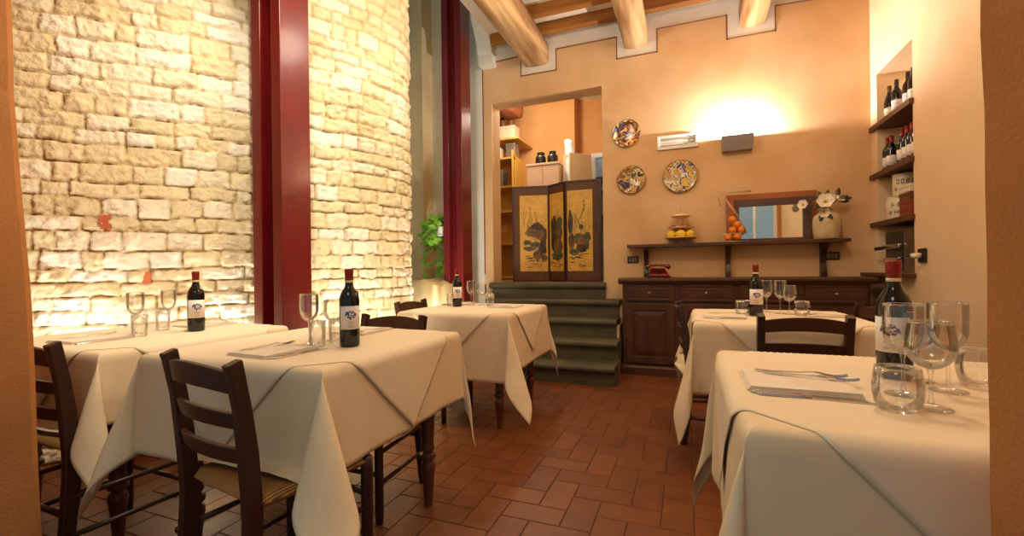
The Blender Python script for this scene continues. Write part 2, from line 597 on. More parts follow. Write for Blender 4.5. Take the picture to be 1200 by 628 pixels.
bm = bmesh.new()
prism(bm, [(x, z) for x, z in stepped(0, 3.345)] + [(WX, ZC), (-2.30, ZC)], 'y', WY - 0.008, WY + 0.0)
struct('trim_2', bm, M_cornice)
bm = bmesh.new()
up, lo = stepped(0.0, 3.345), stepped(-0.014, 3.345)
hw = 0.006
pts = stepped(-0.004, 3.345)
for (xa, za), (xb, zb) in zip(pts, pts[1:]):
    box(bm, min(xa, xb) - hw, max(xa, xb) + hw, WY - 0.010, WY - 0.002, min(za, zb) - hw, max(za, zb) + hw) if abs(xa - xb) < 1e-4 or abs(za - zb) < 1e-4 else prism(bm, [(xa, za - hw), (xb, zb - hw), (xb, zb + hw), (xa, za + hw)], 'y', WY - 0.010, WY - 0.002)
box(bm, -2.306, -2.294, WY - 0.014, WY - 0.002, 1.0, 3.56)
struct('trim_3', bm, M_line)

# vault springer, white, left of the first beam
bm = bmesh.new()
prof = [(WY, 3.50), (4.88, 3.50)] + [(4.88 - 1.9 * (1 - cos(t)), 3.50 + 1.0 * sin(t)) for t in [pi / 2 * k / 14 for k in range(1, 15)]]
prof += [(2.6, 4.5), (0.75, 4.5), (0.75, 5.2), (WY, 5.2)]
prism(bm, prof, 'x', -2.30, -2.121)
struct('trim_4', bm, M_white)

# right wall with a niche
NY0, NY1, NZ0, NZ1, ND = 4.19, 4.86, 0.985, 2.73, 0.27
bm = bmesh.new()
box(bm, WX, WX + 0.5, 0.6, NY0, -0.02, ZC)
box(bm, WX, WX + 0.5, NY1, WY + 0.25, -0.02, ZC)
box(bm, WX, WX + 0.5, NY0, NY1, -0.02, NZ0)
box(bm, WX, WX + 0.5, NY0, NY1, NZ1, ZC)
box(bm, WX + ND, WX + 0.5, NY0, NY1, NZ0, NZ1)
struct('wall_right', bm, M_plaster_r)

# front wall: two rough jambs of the opening the picture looks through, with a glazed window at the right
JY0, JY1 = 0.55, 0.75


def jamb(poly_x, x_far, name):
    """wall slab whose inner edge wanders: poly_x is a list of (z, x at the far edge)"""
    bm = bmesh.new()
    secs = []
    for z, x in poly_x:
        secs.append([(x, JY0, z), (x, JY1 - 0.02, z), (x + (0.02 if x_far > x else -0.02), JY1, z), (x_far, JY1, z), (x_far, JY0, z)])
    sweep(bm, secs)
    return bm


left = []
right = []
for k in range(55):
    z = -0.02 + (5.2 + 0.02) * k / 54
    xl = -1.79 - 0.092 * z - 0.012 * sin(z * 5.1) + 0.006 * noise.noise((0, 0, z * 9))
    left.append((z, xl))
    xr = 0.351 - 0.005 * z + 0.004 * noise.noise((3, 0, z * 7))
    right.append((z, xr))
struct('wall_front_left', jamb(left, -4.2, 'l'), M_jamb)
bm = jamb(right, 0.80, 'r')
box(bm, 1.52, WX + 0.5, JY0, JY1, -0.02, 5.2)
box(bm, 0.80, 1.52, JY0, JY1, -0.02, 1.3)
box(bm, 0.80, 1.52, JY0, JY1, 2.5, 5.2)
struct('wall_front_right', bm, M_jamb)
win = bpy.data.objects.new('window_1', None)
COL.objects.link(win)
win['kind'] = 'structure'
bm = bmesh.new()
for xa, xb, za, zb in ((0.80, 0.85, 1.3, 2.5), (1.47, 1.52, 1.3, 2.5), (0.85, 1.47, 1.3, 1.36), (0.85, 1.47, 2.44, 2.5), (1.14, 1.18, 1.36, 2.44)):
    box(bm, xa, xb, 0.62, 0.68, za, zb)
obj('window_frame', bm, M_white, win)
obj('pane', B(0.85, 1.47, 0.645, 0.651, 1.36, 2.44), M_pane, win)

# ceiling of whitewashed planks
struct('ceiling', B(-2.12, WX + 0.5, -0.9, WY + 0.25, ZC, ZC + 0.06), M_ceilplank)
ZL = 5.2
struct('ceiling_left', B(-4.3, -2.12, -0.9, WY + 0.25, ZL, ZL + 0.06), M_white)

# ------------------------------------------------------------------ curved rubble stone wall (round tower) on the left
a_c, a_s = cos(YAW), sin(YAW)


def cam2w(lat, d):
    return (lat * a_c - d * a_s, lat * a_s + d * a_c)


path = []
lat, dd = -3.35, 2.22
th = 72.0
ds = 0.0105
s_len = 0.0
while True:
    path.append((lat, dd, th))
    tr = R(th)
    lat += sin(tr) * ds
    dd += cos(tr) * ds
    s_len += ds
    if s_len < 1.05:
        th = 72 - 6 * s_len
    elif s_len < 2.82:
        th = 65.7 - (s_len - 1.05) * 15.5
    else:
        th -= ds / 0.34 * 57.3
    if th < -105:
        break
NS = len(path)
H_W = 5.2
NZ = int(H_W / 0.0105)
rs = random.Random(11)
rows = []
z = 0.0
while z < H_W + 0.2:
    h = rs.uniform(0.072, 0.122)
    cuts = []
    s = -rs.uniform(0, 0.2)
    while s < NS * ds + 0.3:
        wd = rs.uniform(0.09, 0.27)
        cuts.append((s, wd, rs.random(), rs.uniform(-0.014, 0.02), rs.uniform(-0.3, 0.3), rs.uniform(-0.2, 0.2)))
        s += wd
    rows.append((z, h, cuts))
    z += h
stone_cols = [(238, 226, 192), (242, 232, 204), (230, 214, 172), (236, 220, 178), (244, 236, 214), (226, 208, 164), (240, 228, 198), (232, 216, 172)]
bm = bmesh.new()
lay = bm.verts.layers.float_color.new('tone')
grid = []
import bisect
rz0 = [r[0] for r in rows]
for iz in range(NZ + 1):
    line = []
    zz = iz * H_W / NZ
    for i_s, (la, d_, t_) in enumerate(path):
        s = i_s * ds
        wob = 0.030 * noise.noise((s * 1.6, zz * 0.5, 1.0)) + 0.012 * noise.noise((s * 9, zz * 6, 5.0))
        zq = zz + wob
        ri = max(0, bisect.bisect_right(rz0, zq) - 1)
        rz, rh, cuts = rows[ri]
        sq = s + 0.012 * noise.noise((s * 8, zz * 11, 9.0))
        ci = 0
        for ci, c in enumerate(cuts):
            if c[0] <= sq < c[0] + c[1]:
                break
        c = cuts[ci]
        e = min(sq - c[0], c[0] + c[1] - sq, zq - rz, rz + rh - zq)
        e = max(0, e)
        prof_h = 1 - math.exp(-e / 0.0042)
        fx = (sq - c[0]) / c[1] - 0.5
        fz = (zq - rz) / rh - 0.5
        nz_ = noise.fractal((s * 11, zz * 15, c[2] * 40), 0.75, 2.1, 5)
        h = prof_h * (0.027 + 0.6 * c[3] + 0.02 * c[4] * fx + 0.02 * c[5] * fz) + 0.024 * abs(nz_) * (0.3 + 0.7 * prof_h)
        tr = R(t_)
        nx, ny = cos(tr), -sin(tr)
        wx, wy = cam2w(la + nx * h, d_ + ny * h)
        v = bm.verts.new((wx, wy, zz))
        base = stone_cols[int(c[2] * len(stone_cols)) % len(stone_cols)]
        mort = (188, 158, 106)
        base = tuple(mort[q] * (1 - prof_h) + base[q] * prof_h for q in range(3))
        v[lay] = lin(base)
        line.append(v)
    grid.append(line)
for iz in range(NZ):
    for i in range(NS - 1):
        bm.faces.new((grid[iz][i], grid[iz][i + 1], grid[iz + 1][i + 1], grid[iz + 1][i]))
tower = struct('wall_left', bm, M_stone, smooth=True)


def tower_at(px_lat_over_d):
    """path point whose bearing (lat/d) is nearest"""
    return min(path, key=lambda p: abs(p[0] / p[1] - px_lat_over_d) + (10 if p[2] < -60 else 0))


def stone_patch(px, py, wpx, hpx, m):
    la, d_, t_ = tower_at((px - 600) / 525)
    z_ = CAM_Z + (316 - py - 0.0126 * (px - 600)) / 525 * d_
    x, y = cam2w(la, d_)
    ww, hh = wpx / 525 * d_, hpx / 525 * d_
    bm = bmesh.new()
    n = 6
    tr = R(t_)
    tang = cam2w(sin(tr), cos(tr))
    nor = cam2w(cos(tr), -sin(tr))
    vs = []
    for k, dep in ((0, -0.02), (1, 0.040)):
        for (a, b_) in ((-1, -1), (1, -0.9), (0.85, 1), (-0.9, 0.9)):
            sc = 0.5 if k == 0 else 0.44
            vs.append(bm.verts.new((x + tang[0] * a * sc * ww + nor[0] * dep, y + tang[1] * a * sc * ww + nor[1] * dep, z_ + b_ * sc * hh)))
    for f in ((3, 2, 1, 0), (4, 5, 6, 7), (0, 1, 5, 4), (1, 2, 6, 5), (2, 3, 7, 6), (3, 0, 4, 7)):
        bm.faces.new([vs[i] for i in f])
    return bm


bm = stone_patch(125, 261, 13, 19, None)
bp_ = struct('trim_5', bm, M_redbrick)
bm = stone_patch(173, 325, 9, 16, None)
struct('trim_6', bm, M_redbrick)

# olive plaster pilaster, back-left, and the low rough ledge at its foot
struct('wall_back_pilaster', B(-4.2, -3.01, 4.75, WY, 0, 5.2), M_green)
bm = bmesh.new()
bmesh.ops.create_grid(bm, x_segments=24, y_segments=24, size=0.5)
for v in bm.verts:
    x, y = v.co.x, v.co.y
    e = min(0.5 - abs(x), 0.5 - abs(y))
    zz = 0.93 + 0.05 * noise.noise((x * 5, y * 5, 0)) + 0.02 * noise.noise((x * 15, y * 15, 3))
    if e < 0.001:
        zz = 0.0
    elif e < 0.06:
        zz -= 0.04
    v.co = Vector((-2.86 + x * 0.95, 4.47 + y * 0.98, zz))
struct('wall_ledge', bm, M_green, smooth=True)

# ------------------------------------------------------------------ ceiling beams and joists
def rough_beam(x0, x1, z0, z1, y0, y1, seed):
    bm = bmesh.new()
    secs = []
    n = 26
    for k in range(n + 1):
        y = y0 + (y1 - y0) * k / n
        cx, cz = (x0 + x1) / 2, (z0 + z1) / 2
        ring = []
        m_ = 20
        for q in range(m_):
            t = 2 * pi * q / m_ + pi / 4
            p = 8.0
            ct, st = cos(t), sin(t)
            rr = (abs(ct) ** p + abs(st) ** p) ** (-1 / p)
            jig = 1 + 0.05 * noise.noise((ct * 1.5 + seed, st * 1.5, y * 1.3)) + 0.015 * noise.noise((ct * 6 + seed, st * 6, y * 3))
            ring.append((cx + (x1 - x0) / 2 * rr * ct * jig, y, cz + (z1 - z0) / 2 * rr * st * jig))
        secs.append(ring)
    sweep(bm, secs)
    return bm


beam_l = ['thick round-edged old beam beside the white vault, leftmost of the three', 'thick old beam in the middle, above the doorway\'s right side', 'thick old beam on the right, above the bright wall lamp']
for (xa, xb), lb in zip(((-1.74, -1.46), (-0.61, -0.36), (0.51, 0.745)), beam_l):
    o = obj('ceiling_beam', rough_beam(xa, xb, 3.42, 3.68, 0.9, WY + 0.02, xa), M_beam, smooth=True)
    tag(o, lb, 'beam', 'ceiling beams')
jl = ['first', 'second', 'third', 'fourth', 'fifth', 'sixth']
for k in range(6):
    y = 4.83 - 0.36 * k
    bm = bmesh.new()
    secs = []
    for q in range(15):
        xl_ = -2.1 if k == 0 else -1.72
        x = xl_ + (WX - xl_) * q / 14
        dz = 0.006 * noise.noise((x * 2, y * 5, 0))
        secs.append([(x, y - 0.045, 3.695), (x, y + 0.045, 3.695), (x, y + 0.045 + dz, ZC), (x, y - 0.045 + dz, ZC)])
    sweep(bm, secs)
    o = obj('ceiling_joist', bm, M_joist)
    tag(o, 'brown wooden joist laid across the beams, %s from the back wall' % jl[k], 'joist', 'ceiling joists')

# ------------------------------------------------------------------ red steel columns
def column(px0, py0, label):
    t = empty('steel_column', label, 'column', (px0, py0, 0), 0, 'oxblood steel columns')
    wx, wy, tf, ZC = 0.24, 0.225, 0.075, 5.15
    # flanges face +X and -X, web along X
    obj('flange', B(0 - tf, 0, 0, wy, 0, ZC), M_red, t, bevel=0.004)
    obj('flange', B(-wx, -wx + tf, 0, wy, 0, ZC), M_red, t, bevel=0.004)
    obj('web', B(-wx + tf, -tf, wy / 2 - 0.03, wy / 2 + 0.03, 0, ZC), M_red, t)
    return t


column(-2.255, 2.0, 'glossy dark red steel column in front of the stone wall, behind the left tables')
column(-2.27, 4.36, 'dark red steel column beside the doorway steps and the hanging plant')

# ------------------------------------------------------------------ steps and landing
t = empty('staircase', 'olive grey stone steps with rounded nosings leading up to the doorway', 'steps', (0, 0, 0))
ys = [3.97, 4.23, 4.49, 4.75, 5.01]
xr = [-0.60, -0.61, -0.655, -0.66, -0.80]
rise = LAND / 5
for k in range(5):
    z1 = rise * (k + 1)
    x0_, x1_ = -2.19, xr[k]
    y1 = WY + 0.0 if k < 4 else WY + 0.25
    ynext = ys[k] + 0.30 if k < 4 else y1
    y_end = min(ynext, WY - 0.001) if k < 4 else WY + 0.25
    bm = bmesh.new()
    n = 8
    poly = [(y_end, z1 - rise), (ys[k] + 0.045, z1 - rise), (ys[k] + 0.045, z1 - 0.06)]
    poly += [(ys[k] + 0.03 - 0.03 * cos(a), z1 - 0.03 + 0.03 * sin(a)) for a in [-pi / 2 + pi * q / n for q in range(n + 1)]]
    poly += [(y_end, z1)]
    if k == 4:
        poly = [(WY - 0.001, z1 - 0.07), (4.98, z1 - 0.07)] + [(4.95 - 0.03 * cos(a), z1 - 0.035 + 0.035 * sin(a)) for a in [-pi / 2 + pi * q / n for q in range(n + 1)]] + [(WY - 0.001, z1)]
        prism(bm, poly, 'x', -2.22, -0.83)
        box(bm, -2.19, -0.84, 4.952, WY - 0.0015, z1 - rise, z1 - 0.071)
    else:
        prism(bm, poly, 'x', x0_, x1_)
    obj('step', bm, M_step, t)
# plaster cheek to the right under the treads
bm = bmesh.new()
prism(bm, [(4.02, 0), (WY - 0.002, 0), (WY - 0.002, rise * 4 - 0.06), (4.80, rise * 4 - 0.06), (4.80, rise * 3 - 0.06), (4.54, rise * 3 - 0.06), (4.54, rise * 2 - 0.06), (4.28, rise * 2 - 0.06), (4.28, rise - 0.06), (4.02, rise - 0.06)], 'x', -0.66, -0.635)
o = obj('cheek', bm, M_plaster, t)
o['label'] = 'ochre plastered side of the steps'

# ------------------------------------------------------------------ room beyond the doorway
bm = B(-4.6, 0.2, WY + 0.25, 8.2, LAND - 0.07, LAND)
box(bm, DX0, DX1, WY, WY + 0.25, LAND - 0.07, LAND)
struct('floor_upper', bm, M_kfloor)
bm = bmesh.new()
box(bm, -4.6, -1.68, 7.2, 7.4, LAND, 3.9)
box(bm, -1.68, 0.2, 7.5, 7.7, LAND, 3.9)
box(bm, -1.72, -1.68, 7.4, 7.5, LAND, 3.9)
struct('wall_upper_back', bm, M_orange)
struct('wall_upper_left', B(-4.8, -4.6, WY + 0.25, 8.2, LAND, 3.9), M_white)
struct('wall_upper_right', B(0.2, 0.4, WY + 0.25, 8.2, LAND, 3.9), M_orange)
struct('ceiling_upper', B(-4.8, 0.4, WY + 0.25, 8.2, 3.9, 3.96), M_white)

# ------------------------------------------------------------------ builders: tables, cloths, chairs, tableware
TZ = 0.765


def leg_bm(x, y):
    bm = bmesh.new()
    box(bm, x - 0.034, x + 0.034, y - 0.034, y + 0.034, 0.60, TZ - 0.03)
    prof = [(0.012, 0.0), (0.017, 0.0), (0.019, 0.02), (0.024, 0.09), (0.030, 0.15), (0.034, 0.172), (0.031, 0.19), (0.022, 0.20),
            (0.022, 0.207), (0.034, 0.213), (0.036, 0.222), (0.034, 0.231), (0.022, 0.238), (0.022, 0.245), (0.029, 0.252), (0.030, 0.262), (0.026, 0.27),
            (0.028, 0.30), (0.033, 0.42), (0.035, 0.52), (0.033, 0.56), (0.029, 0.575), (0.034, 0.585), (0.034, 0.60)]
    lathe(bm, prof, 18, (x, y))
    return bm


def smooth_by_angle(o, ang=35):
    me = o.data
    for p in me.polygons:
        p.use_smooth = True
    me.set_sharp_from_angle(angle=R(ang))
    return o


def make_table(label, cx, cy, hx, hy):
    t = empty('dining_table', label, 'table', (cx, cy, 0), 0, 'dining tables')
    top = obj('tabletop', B(-hx, hx, -hy, hy, TZ - 0.03, TZ), M_dark, t, bevel=0.006)
    bm = bmesh.new()
    ix, iy = hx - 0.09, hy - 0.09
    for s in (-1, 1):
        box(bm, -ix + 0.034, ix - 0.034, s * iy - 0.011, s * iy + 0.011, TZ - 0.13, TZ - 0.031)
        box(bm, s * ix - 0.011, s * ix + 0.011, -iy + 0.034, iy - 0.034, TZ - 0.13, TZ - 0.031)
    obj('apron', bm, M_dark, t)
    for sx in (-1, 1):
        for sy in (-1, 1):
            smooth_by_angle(obj('leg', leg_bm(sx * ix, sy * iy), M_tleg, t))
    return t


def draper(hx, hy, z0, seed, A=0.36, BB=0.285, waves=0.02, ear=None, rest=None, stretch=0.16):
    """returns a function mapping a flat cloth point to its hanging place over a table edge"""
    r0 = 0.012

    def ease(a):
        q = min(a / (r0 * pi / 2), 1.0)
        return r0 * sin(q * pi / 2)

    def drop(a):
        ql = r0 * pi / 2
        if a < ql:
            return r0 * (1 - cos(a / r0))
        return r0 + (a - ql)

    def f(u, v):
        a, b = max(0.0, abs(u) - hx), max(0.0, abs(v) - hy)
        su, sv = (1 if u >= 0 else -1), (1 if v >= 0 else -1)
        if a == 0 and b == 0:
            return (u, v, z0 + 0.0012 * noise.noise((u * 7 + seed, v * 7, 0)))
        if b == 0 or a == 0:
            if b == 0:
                along, d, hh = v, a, hy
            else:
                along, d, hh = u, b, hx
            near = 1 - abs(along) / hh
            wv = waves * (d / 0.3) * (noise.noise((along * 3.6 + seed * 3.1 + (7 if b == 0 else 0) + su * 2 + sv, d * 1.2, seed)) + 0.35 * noise.noise((along * 9 + seed, d * 2, seed + 4)))
            wv *= min(1.0, near * 4)
            out = ease(d) + 0.012 + wv + 0.03 * d
            if d < 0.03:
                out = ease(d) + (out - ease(d)) * d / 0.03
            zz = z0 - drop(d)
            side = ('+x' if su > 0 else '-x') if b == 0 else ('+y' if sv > 0 else '-y')
            if rest and side in rest:
                # the hem comes to rest on a chair seat
                uc, hw_, zs = rest[side]
                q = max(0.0, min(1.0, (hw_ + 0.05 - abs(along - uc)) / 0.07))
                q = q * q * (3 - 2 * q)
                ex_ = (zs - zz) * q
                if zs - zz > 0:
                    zz += ex_
                    out += ex_ * 0.85
            return (su * (hx + out), v, zz) if b == 0 else (u, sv * (hy + out), zz)
        r = math.hypot(a, b)
        r *= 1 + stretch * sin(pi * math.atan2(b, a) / (pi / 2)) ** 2
        t = math.atan2(b, a) / (pi / 2)
        k = 1.0
        if ear:
            k = ear.get((su, sv), 1.0)
        D = A * k * sin(pi * t)
        T = 0.55 * A * k * sin(2 * pi * t)
        ex = (D - T) / math.sqrt(2)
        ey = (D + T) / math.sqrt(2)
        ln = math.sqrt(1 + ex * ex + ey * ey)
        c0 = 0.012 + 0.03 * r
        cx_ = ease(min(r, 0.03)) * (1 - t) ** 0.5 + min(1, r / 0.03) * c0 * (1 - t)
        cy_ = ease(min(r, 0.03)) * t ** 0.5 + min(1, r / 0.03) * c0 * t
        wob = 0.012 * r / 0.3 * noise.noise((t * 3 + seed, r * 4, su * 3 + sv))
        return (su * (hx + cx_ + r * ex / ln + wob), sv * (hy + cy_ + r * ey / ln + wob), z0 - max(0, drop(r / ln)))
    return f


def axis_samples(h, o0, o1):
    """sample positions across a cloth: dense at the folds"""
    r = [-h - o0 + o0 * k / 22 for k in range(22)]
    r += [-h - 0.03 * q for q in ()]
    r += [-h + 2 * h * k / 28 for k in range(29)]
    r += [h + o1 * (k + 1) / 22 for k in range(22)]
    for e in (0.004, 0.009, 0.014, 0.02):
        r += [-h - e, h + e]
    r = sorted(set(round(x, 5) for x in r))
    out = [r[0]]
    for x in r[1:]:
        if x - out[-1] > 0.0025:
            out.append(x)
    return out


def solid(o, th):
    md = o.modifiers.new('thickness', 'SOLIDIFY')
    md.thickness = th
    md.offset = 1
    return o


def make_cloth(label, cx, cy, hx, hy, ov, seed, ear=None, waves=0.02, A=0.36, rest=None, stretch=0.16):
    """ov = overhang on (-x, +x, -y, +y)"""
    f = draper(hx + 0.002, hy + 0.002, TZ + 0.0015, seed, A=A, ear=ear, waves=waves, rest=rest, stretch=stretch)
    us = axis_samples(hx + 0.002, ov[0], ov[1])
    vs = axis_samples(hy + 0.002, ov[2], ov[3])
    bm = bmesh.new()
    g_ = [[bm.verts.new(f(u, v)) for u in us] for v in vs]
    for j in range(len(vs) - 1):
        for i in range(len(us) - 1):
            bm.faces.new((g_[j][i], g_[j][i + 1], g_[j + 1][i + 1], g_[j + 1][i]))
    o = obj('tablecloth', bm, M_cloth, None, smooth=True, loc=(cx, cy, 0))
    solid(o, 0.0012)
    return tag(o, label, 'tablecloth', 'cream tablecloths')


def make_topper(label, cx, cy, hx, hy, half, seed, rot=45, off=(0, 0), waves=0.02):
    """square overcloth laid diagonally, its points hanging at the middles of the sides"""
    f = draper(hx + 0.004, hy + 0.004, TZ + 0.0036, seed, waves=waves)
    bm = bmesh.new()
    N = 76
    ca, sa = cos(R(rot)), sin(R(rot))
    g_ = []
    for j in range(N + 1):
        row = []
        for i in range(N + 1):
            p, q = half * (2 * i / N - 1), half * (2 * j / N - 1)
            u, v = p * ca - q * sa + off[0], p * sa + q * ca + off[1]
            x, y, z = f(u, v)
            row.append(bm.verts.new((x, y, z)))
        g_.append(row)
    for j in range(N):
        for i in range(N):
            bm.faces.new((g_[j][i], g_[j][i + 1], g_[j + 1][i + 1], g_[j + 1][i]))
    # push the hanging points a little off the cloth below
    for v in bm.verts:
        d = max(abs(v.co.x) - hx, abs(v.co.y) - hy)
        dz = TZ - v.co.z
        if dz > 0.0:
            k = min(1, dz / 0.02) * 0.004 + 0.014 * max(0, dz)
            if abs(v.co.x) - hx > abs(v.co.y) - hy:
                v.co.x += k * (1 if v.co.x > 0 else -1)
            else:
                v.co.y += k * (1 if v.co.y > 0 else -1)
    o = obj('overcloth', bm, M_topper, None, smooth=True, loc=(cx, cy, 0))
    solid(o, 0.0012)
    return tag(o, label, 'tablecloth', 'diagonal overcloths')


CHAIR_N = 0


def post_bm(s):
    """rear post: rear leg sabre-curved below, raked back above; y=0 is the seat's rear edge, +y is forward"""
    bm = bmesh.new()
    secs = []
    pts = [(0.0, -0.035), (0.12, -0.018), (0.26, -0.004), (0.40, 0.003), (0.47, 0.0), (0.58, -0.008), (0.70, -0.022), (0.80, -0.040), (0.828, -0.046)]
    for k, (z, y) in enumerate(pts):
        sp = 0.172 + 0.004 * max(0, (z - 0.45) / 0.4)
        wx = 0.0165 if z > 0.05 else 0.014
        wy = 0.022 if 0.2 < z < 0.7 else 0.019
        x = s * sp
        slope = 0.010 if k == len(pts) - 1 else 0
        secs.append([(x - wx, y - wy, z - slope), (x + wx, y - wy, z - slope), (x + wx, y + wy, z + slope * 0.3), (x - wx, y + wy, z + slope * 0.3)])
    sweep(bm, secs)
    return bm


def slat_bm(z, h, arch, yc, half):
    bm = bmesh.new()
    secs = []
    n = 14
    for k in range(n + 1):
        t = 2 * k / n - 1
        x = t * half
        y = yc - 0.028 * (1 - t * t)
        zl = z - h / 2 + arch * 0.7 * (1 - t * t)
        zt = z + h / 2 + arch * (1 - t * t)
        tilt = -0.010
        secs.append([(x, y - 0.008, zl), (x, y + 0.008, zl), (x, y + 0.008 + tilt, zt), (x, y - 0.008 + tilt, zt)])
    sweep(bm, secs)
    return bm


def make_chair():
    t = empty('dining_chair', 'x', 'chair', (0, 0, 0), 0, 'ladder-back dining chairs')
    for s in (-1, 1):
        obj('rear_post', post_bm(s), M_dark, t, bevel=0.004)
    obj('top_rail', slat_bm(0.768, 0.058, 0.020, -0.034, 0.166), M_rail, t, bevel=0.003)
    obj('slat', slat_bm(0.665, 0.044, 0.010, -0.016, 0.164), M_rail, t, bevel=0.003)
    obj('slat', slat_bm(0.572, 0.044, 0.008, -0.007, 0.162), M_rail, t, bevel=0.003)
    # rush seat: trapezoid slab with rounded rim and four woven quarters
    bm = bmesh.new()
    N = 20
    gr = {}
    for lev in (0, 1):
        for j in range(N + 1):
            for i in range(N + 1):
                a, b = 2 * i / N - 1, 2 * j / N - 1
                half = 0.192 + 0.03 * (b + 1) / 2
                e = max(abs(a), abs(b))
                rim = max(0.0, (e - 0.86) / 0.14)
                dz = 0.019 * math.sqrt(max(0.0, 1 - rim * rim * 0.98))
                sag = 0.006 * (1 - e * e) if lev else 0
                groove = 0.003 if abs(abs(a) - abs(b)) < 0.06 else 0
                z = 0.44 + (dz - sag - groove if lev else -dz)
                cr = 1 - 0.05 * (abs(a) * abs(b)) ** 6
                gr[lev, i, j] = bm.verts.new((a * half * cr, 0.005 + 0.36 * (b * cr + 1) / 2, z))
    for lev in (0, 1):
        for j in range(N):
            for i in range(N):
                bm.faces.new((gr[lev, i, j], gr[lev, i + 1, j], gr[lev, i + 1, j + 1], gr[lev, i, j + 1]))
    for i in range(N):
        for (p, q) in (((i, 0), (i + 1, 0)), ((i, N), (i + 1, N)), ((0, i), (0, i + 1)), ((N, i), (N, i + 1))):
            bm.faces.new((gr[0, p[0], p[1]], gr[0, q[0], q[1]], gr[1, q[0], q[1]], gr[1, p[0], p[1]]))
    o = obj('seat', bm, M_rush, t, smooth=True)
    o['label'] = 'golden woven rush seat'
    for s in (-1, 1):
        bm = bmesh.new()
        lathe(bm, [(0.012, 0), (0.016, 0.0), (0.018, 0.05), (0.0185, 0.30), (0.0195, 0.42), (0.017, 0.452), (0.0, 0.455)], 14, (s * 0.205, 0.35))
        obj('front_leg', bm, M_dark, t, smooth=True)
    for s in (-1, 1):
        for z in (0.16, 0.29):
            obj('stretcher', tube(bmesh.new(), [(s * 0.18, -0.03, z), (s * 0.205, 0.35, z)], 0.0095, 10), M_dark, t, smooth=True)
    for z in (0.20, 0.33):
        obj('stretcher', tube(bmesh.new(), [(-0.205, 0.35, z), (0.205, 0.35, z)], 0.0095, 10), M_dark, t, smooth=True)
    obj('stretcher', tube(bmesh.new(), [(-0.18, -0.02, 0.235), (0.18, -0.02, 0.235)], 0.0095, 10), M_dark, t, smooth=True)
    return t


_protos = {}


def place(kind, maker, label, loc, rz=0.0, group=None, scale=None):
    """first call builds the thing, later calls copy it with its parts"""
    if kind not in _protos:
        o = maker()
        _protos[kind] = o
    else:
        o = copy_tree(_protos[kind])
    o.location = loc
    o.rotation_euler = (0, 0, rz)
    if scale:
        o.scale = (scale, scale, scale)
    else:
        o.scale = (1, 1, 1)
    o['label'] = label
    if group:
        o['group'] = group
    return o


BOT = [(0.030, 0.0), (0.035, 0.003), (0.0362, 0.010), (0.0362, 0.172), (0.0345, 0.188), (0.028, 0.204), (0.0195, 0.216), (0.0152, 0.228), (0.0142, 0.238)]


def label_patch(bm, r, z0, z1, half_ang, n=20, th=0.0006):
    A = []
    for k in range(n + 1):
        a = -pi / 2 - half_ang + 2 * half_ang * k / n
        A.append([bm.verts.new((rr * cos(a), rr * sin(a), z)) for rr, z in ((r, z0), (r + th, z0), (r + th, z1), (r, z1))])
    for p, q in zip(A, A[1:]):
        for i in range(4):
            bm.faces.new((p[i], p[(i + 1) % 4], q[(i + 1) % 4], q[i]))
    bm.faces.new(A[0])
    bm.faces.new(list(reversed(A[-1])))
    return bm


def blob(bm, r, a, z, rad, n=8):
    """small disc bent round a bottle of radius r; a = metres along the surface from the middle"""
    c = bm.verts.new((r * cos(-pi / 2 + a / r), r * sin(-pi / 2 + a / r), z))
    ring = [bm.verts.new((r * cos(-pi / 2 + (a + rad * cos(2 * pi * k / n)) / r), r * sin(-pi / 2 + (a + rad * cos(2 * pi * k / n)) / r), z + rad * sin(2 * pi * k / n))) for k in range(n)]
    for k in range(n):
        bm.faces.new((c, ring[k], ring[(k + 1) % n]))


def make_bottle():
    t = empty('wine_bottle', 'x', 'bottle', (0, 0, 0), 0, 'red wine bottles on the tables')
    obj('body', lathe(bmesh.new(), BOT + [(0.0142, 0.243), (0, 0.243)], 28), M_dkglass, t, smooth=True)
    obj('neck_band', lathe(bmesh.new(), [(0.0144, 0.2385), (0.0152, 0.2385), (0.0152, 0.247), (0.0144, 0.247)], 24), M_neck, t, smooth=True)
    obj('capsule', lathe(bmesh.new(), [(0.0152, 0.247), (0.0154, 0.27), (0.0160, 0.273), (0.0160, 0.288), (0.0145, 0.2905), (0, 0.2905)], 24), M_caps, t, smooth=True)
    la = obj('label', label_patch(bmesh.new(), 0.03625, 0.066, 0.152, 1.15), M_label, t, smooth=True)
    bm = bmesh.new()
    rq = random.Random(4)
    rr = 0.0372
    for k in range(70):
        a = rq.uniform(-1, 1)
        b = rq.uniform(-1, 1)
        if abs(b) > 1 - 0.55 * abs(a) ** 2 or b < -1 + 0.8 * abs(a):
            continue
        blob(bm, rr, a * 0.020, 0.118 + b * 0.015, rq.uniform(0.0022, 0.0036))
    obj('emblem', bm, M_grape, la)
    bm = bmesh.new()
    for z, hw_ in ((0.094, 0.010), (0.0895, 0.013), (0.084, 0.007), (0.078, 0.012), (0.0745, 0.009)):
        label_patch(bm, rr - 0.0004, z - 0.0008, z + 0.0008, hw_ / rr, 10, 0.0003)
    obj('lettering', bm, M_ink, la)
    return t


def glass_prof(pts, wall=0.0012):
    """closed thin-walled profile from the outer points"""
    inner = [(max(r - wall, 0.0), z + (wall if r < 0.004 else 0)) for r, z in pts]
    return pts, inner


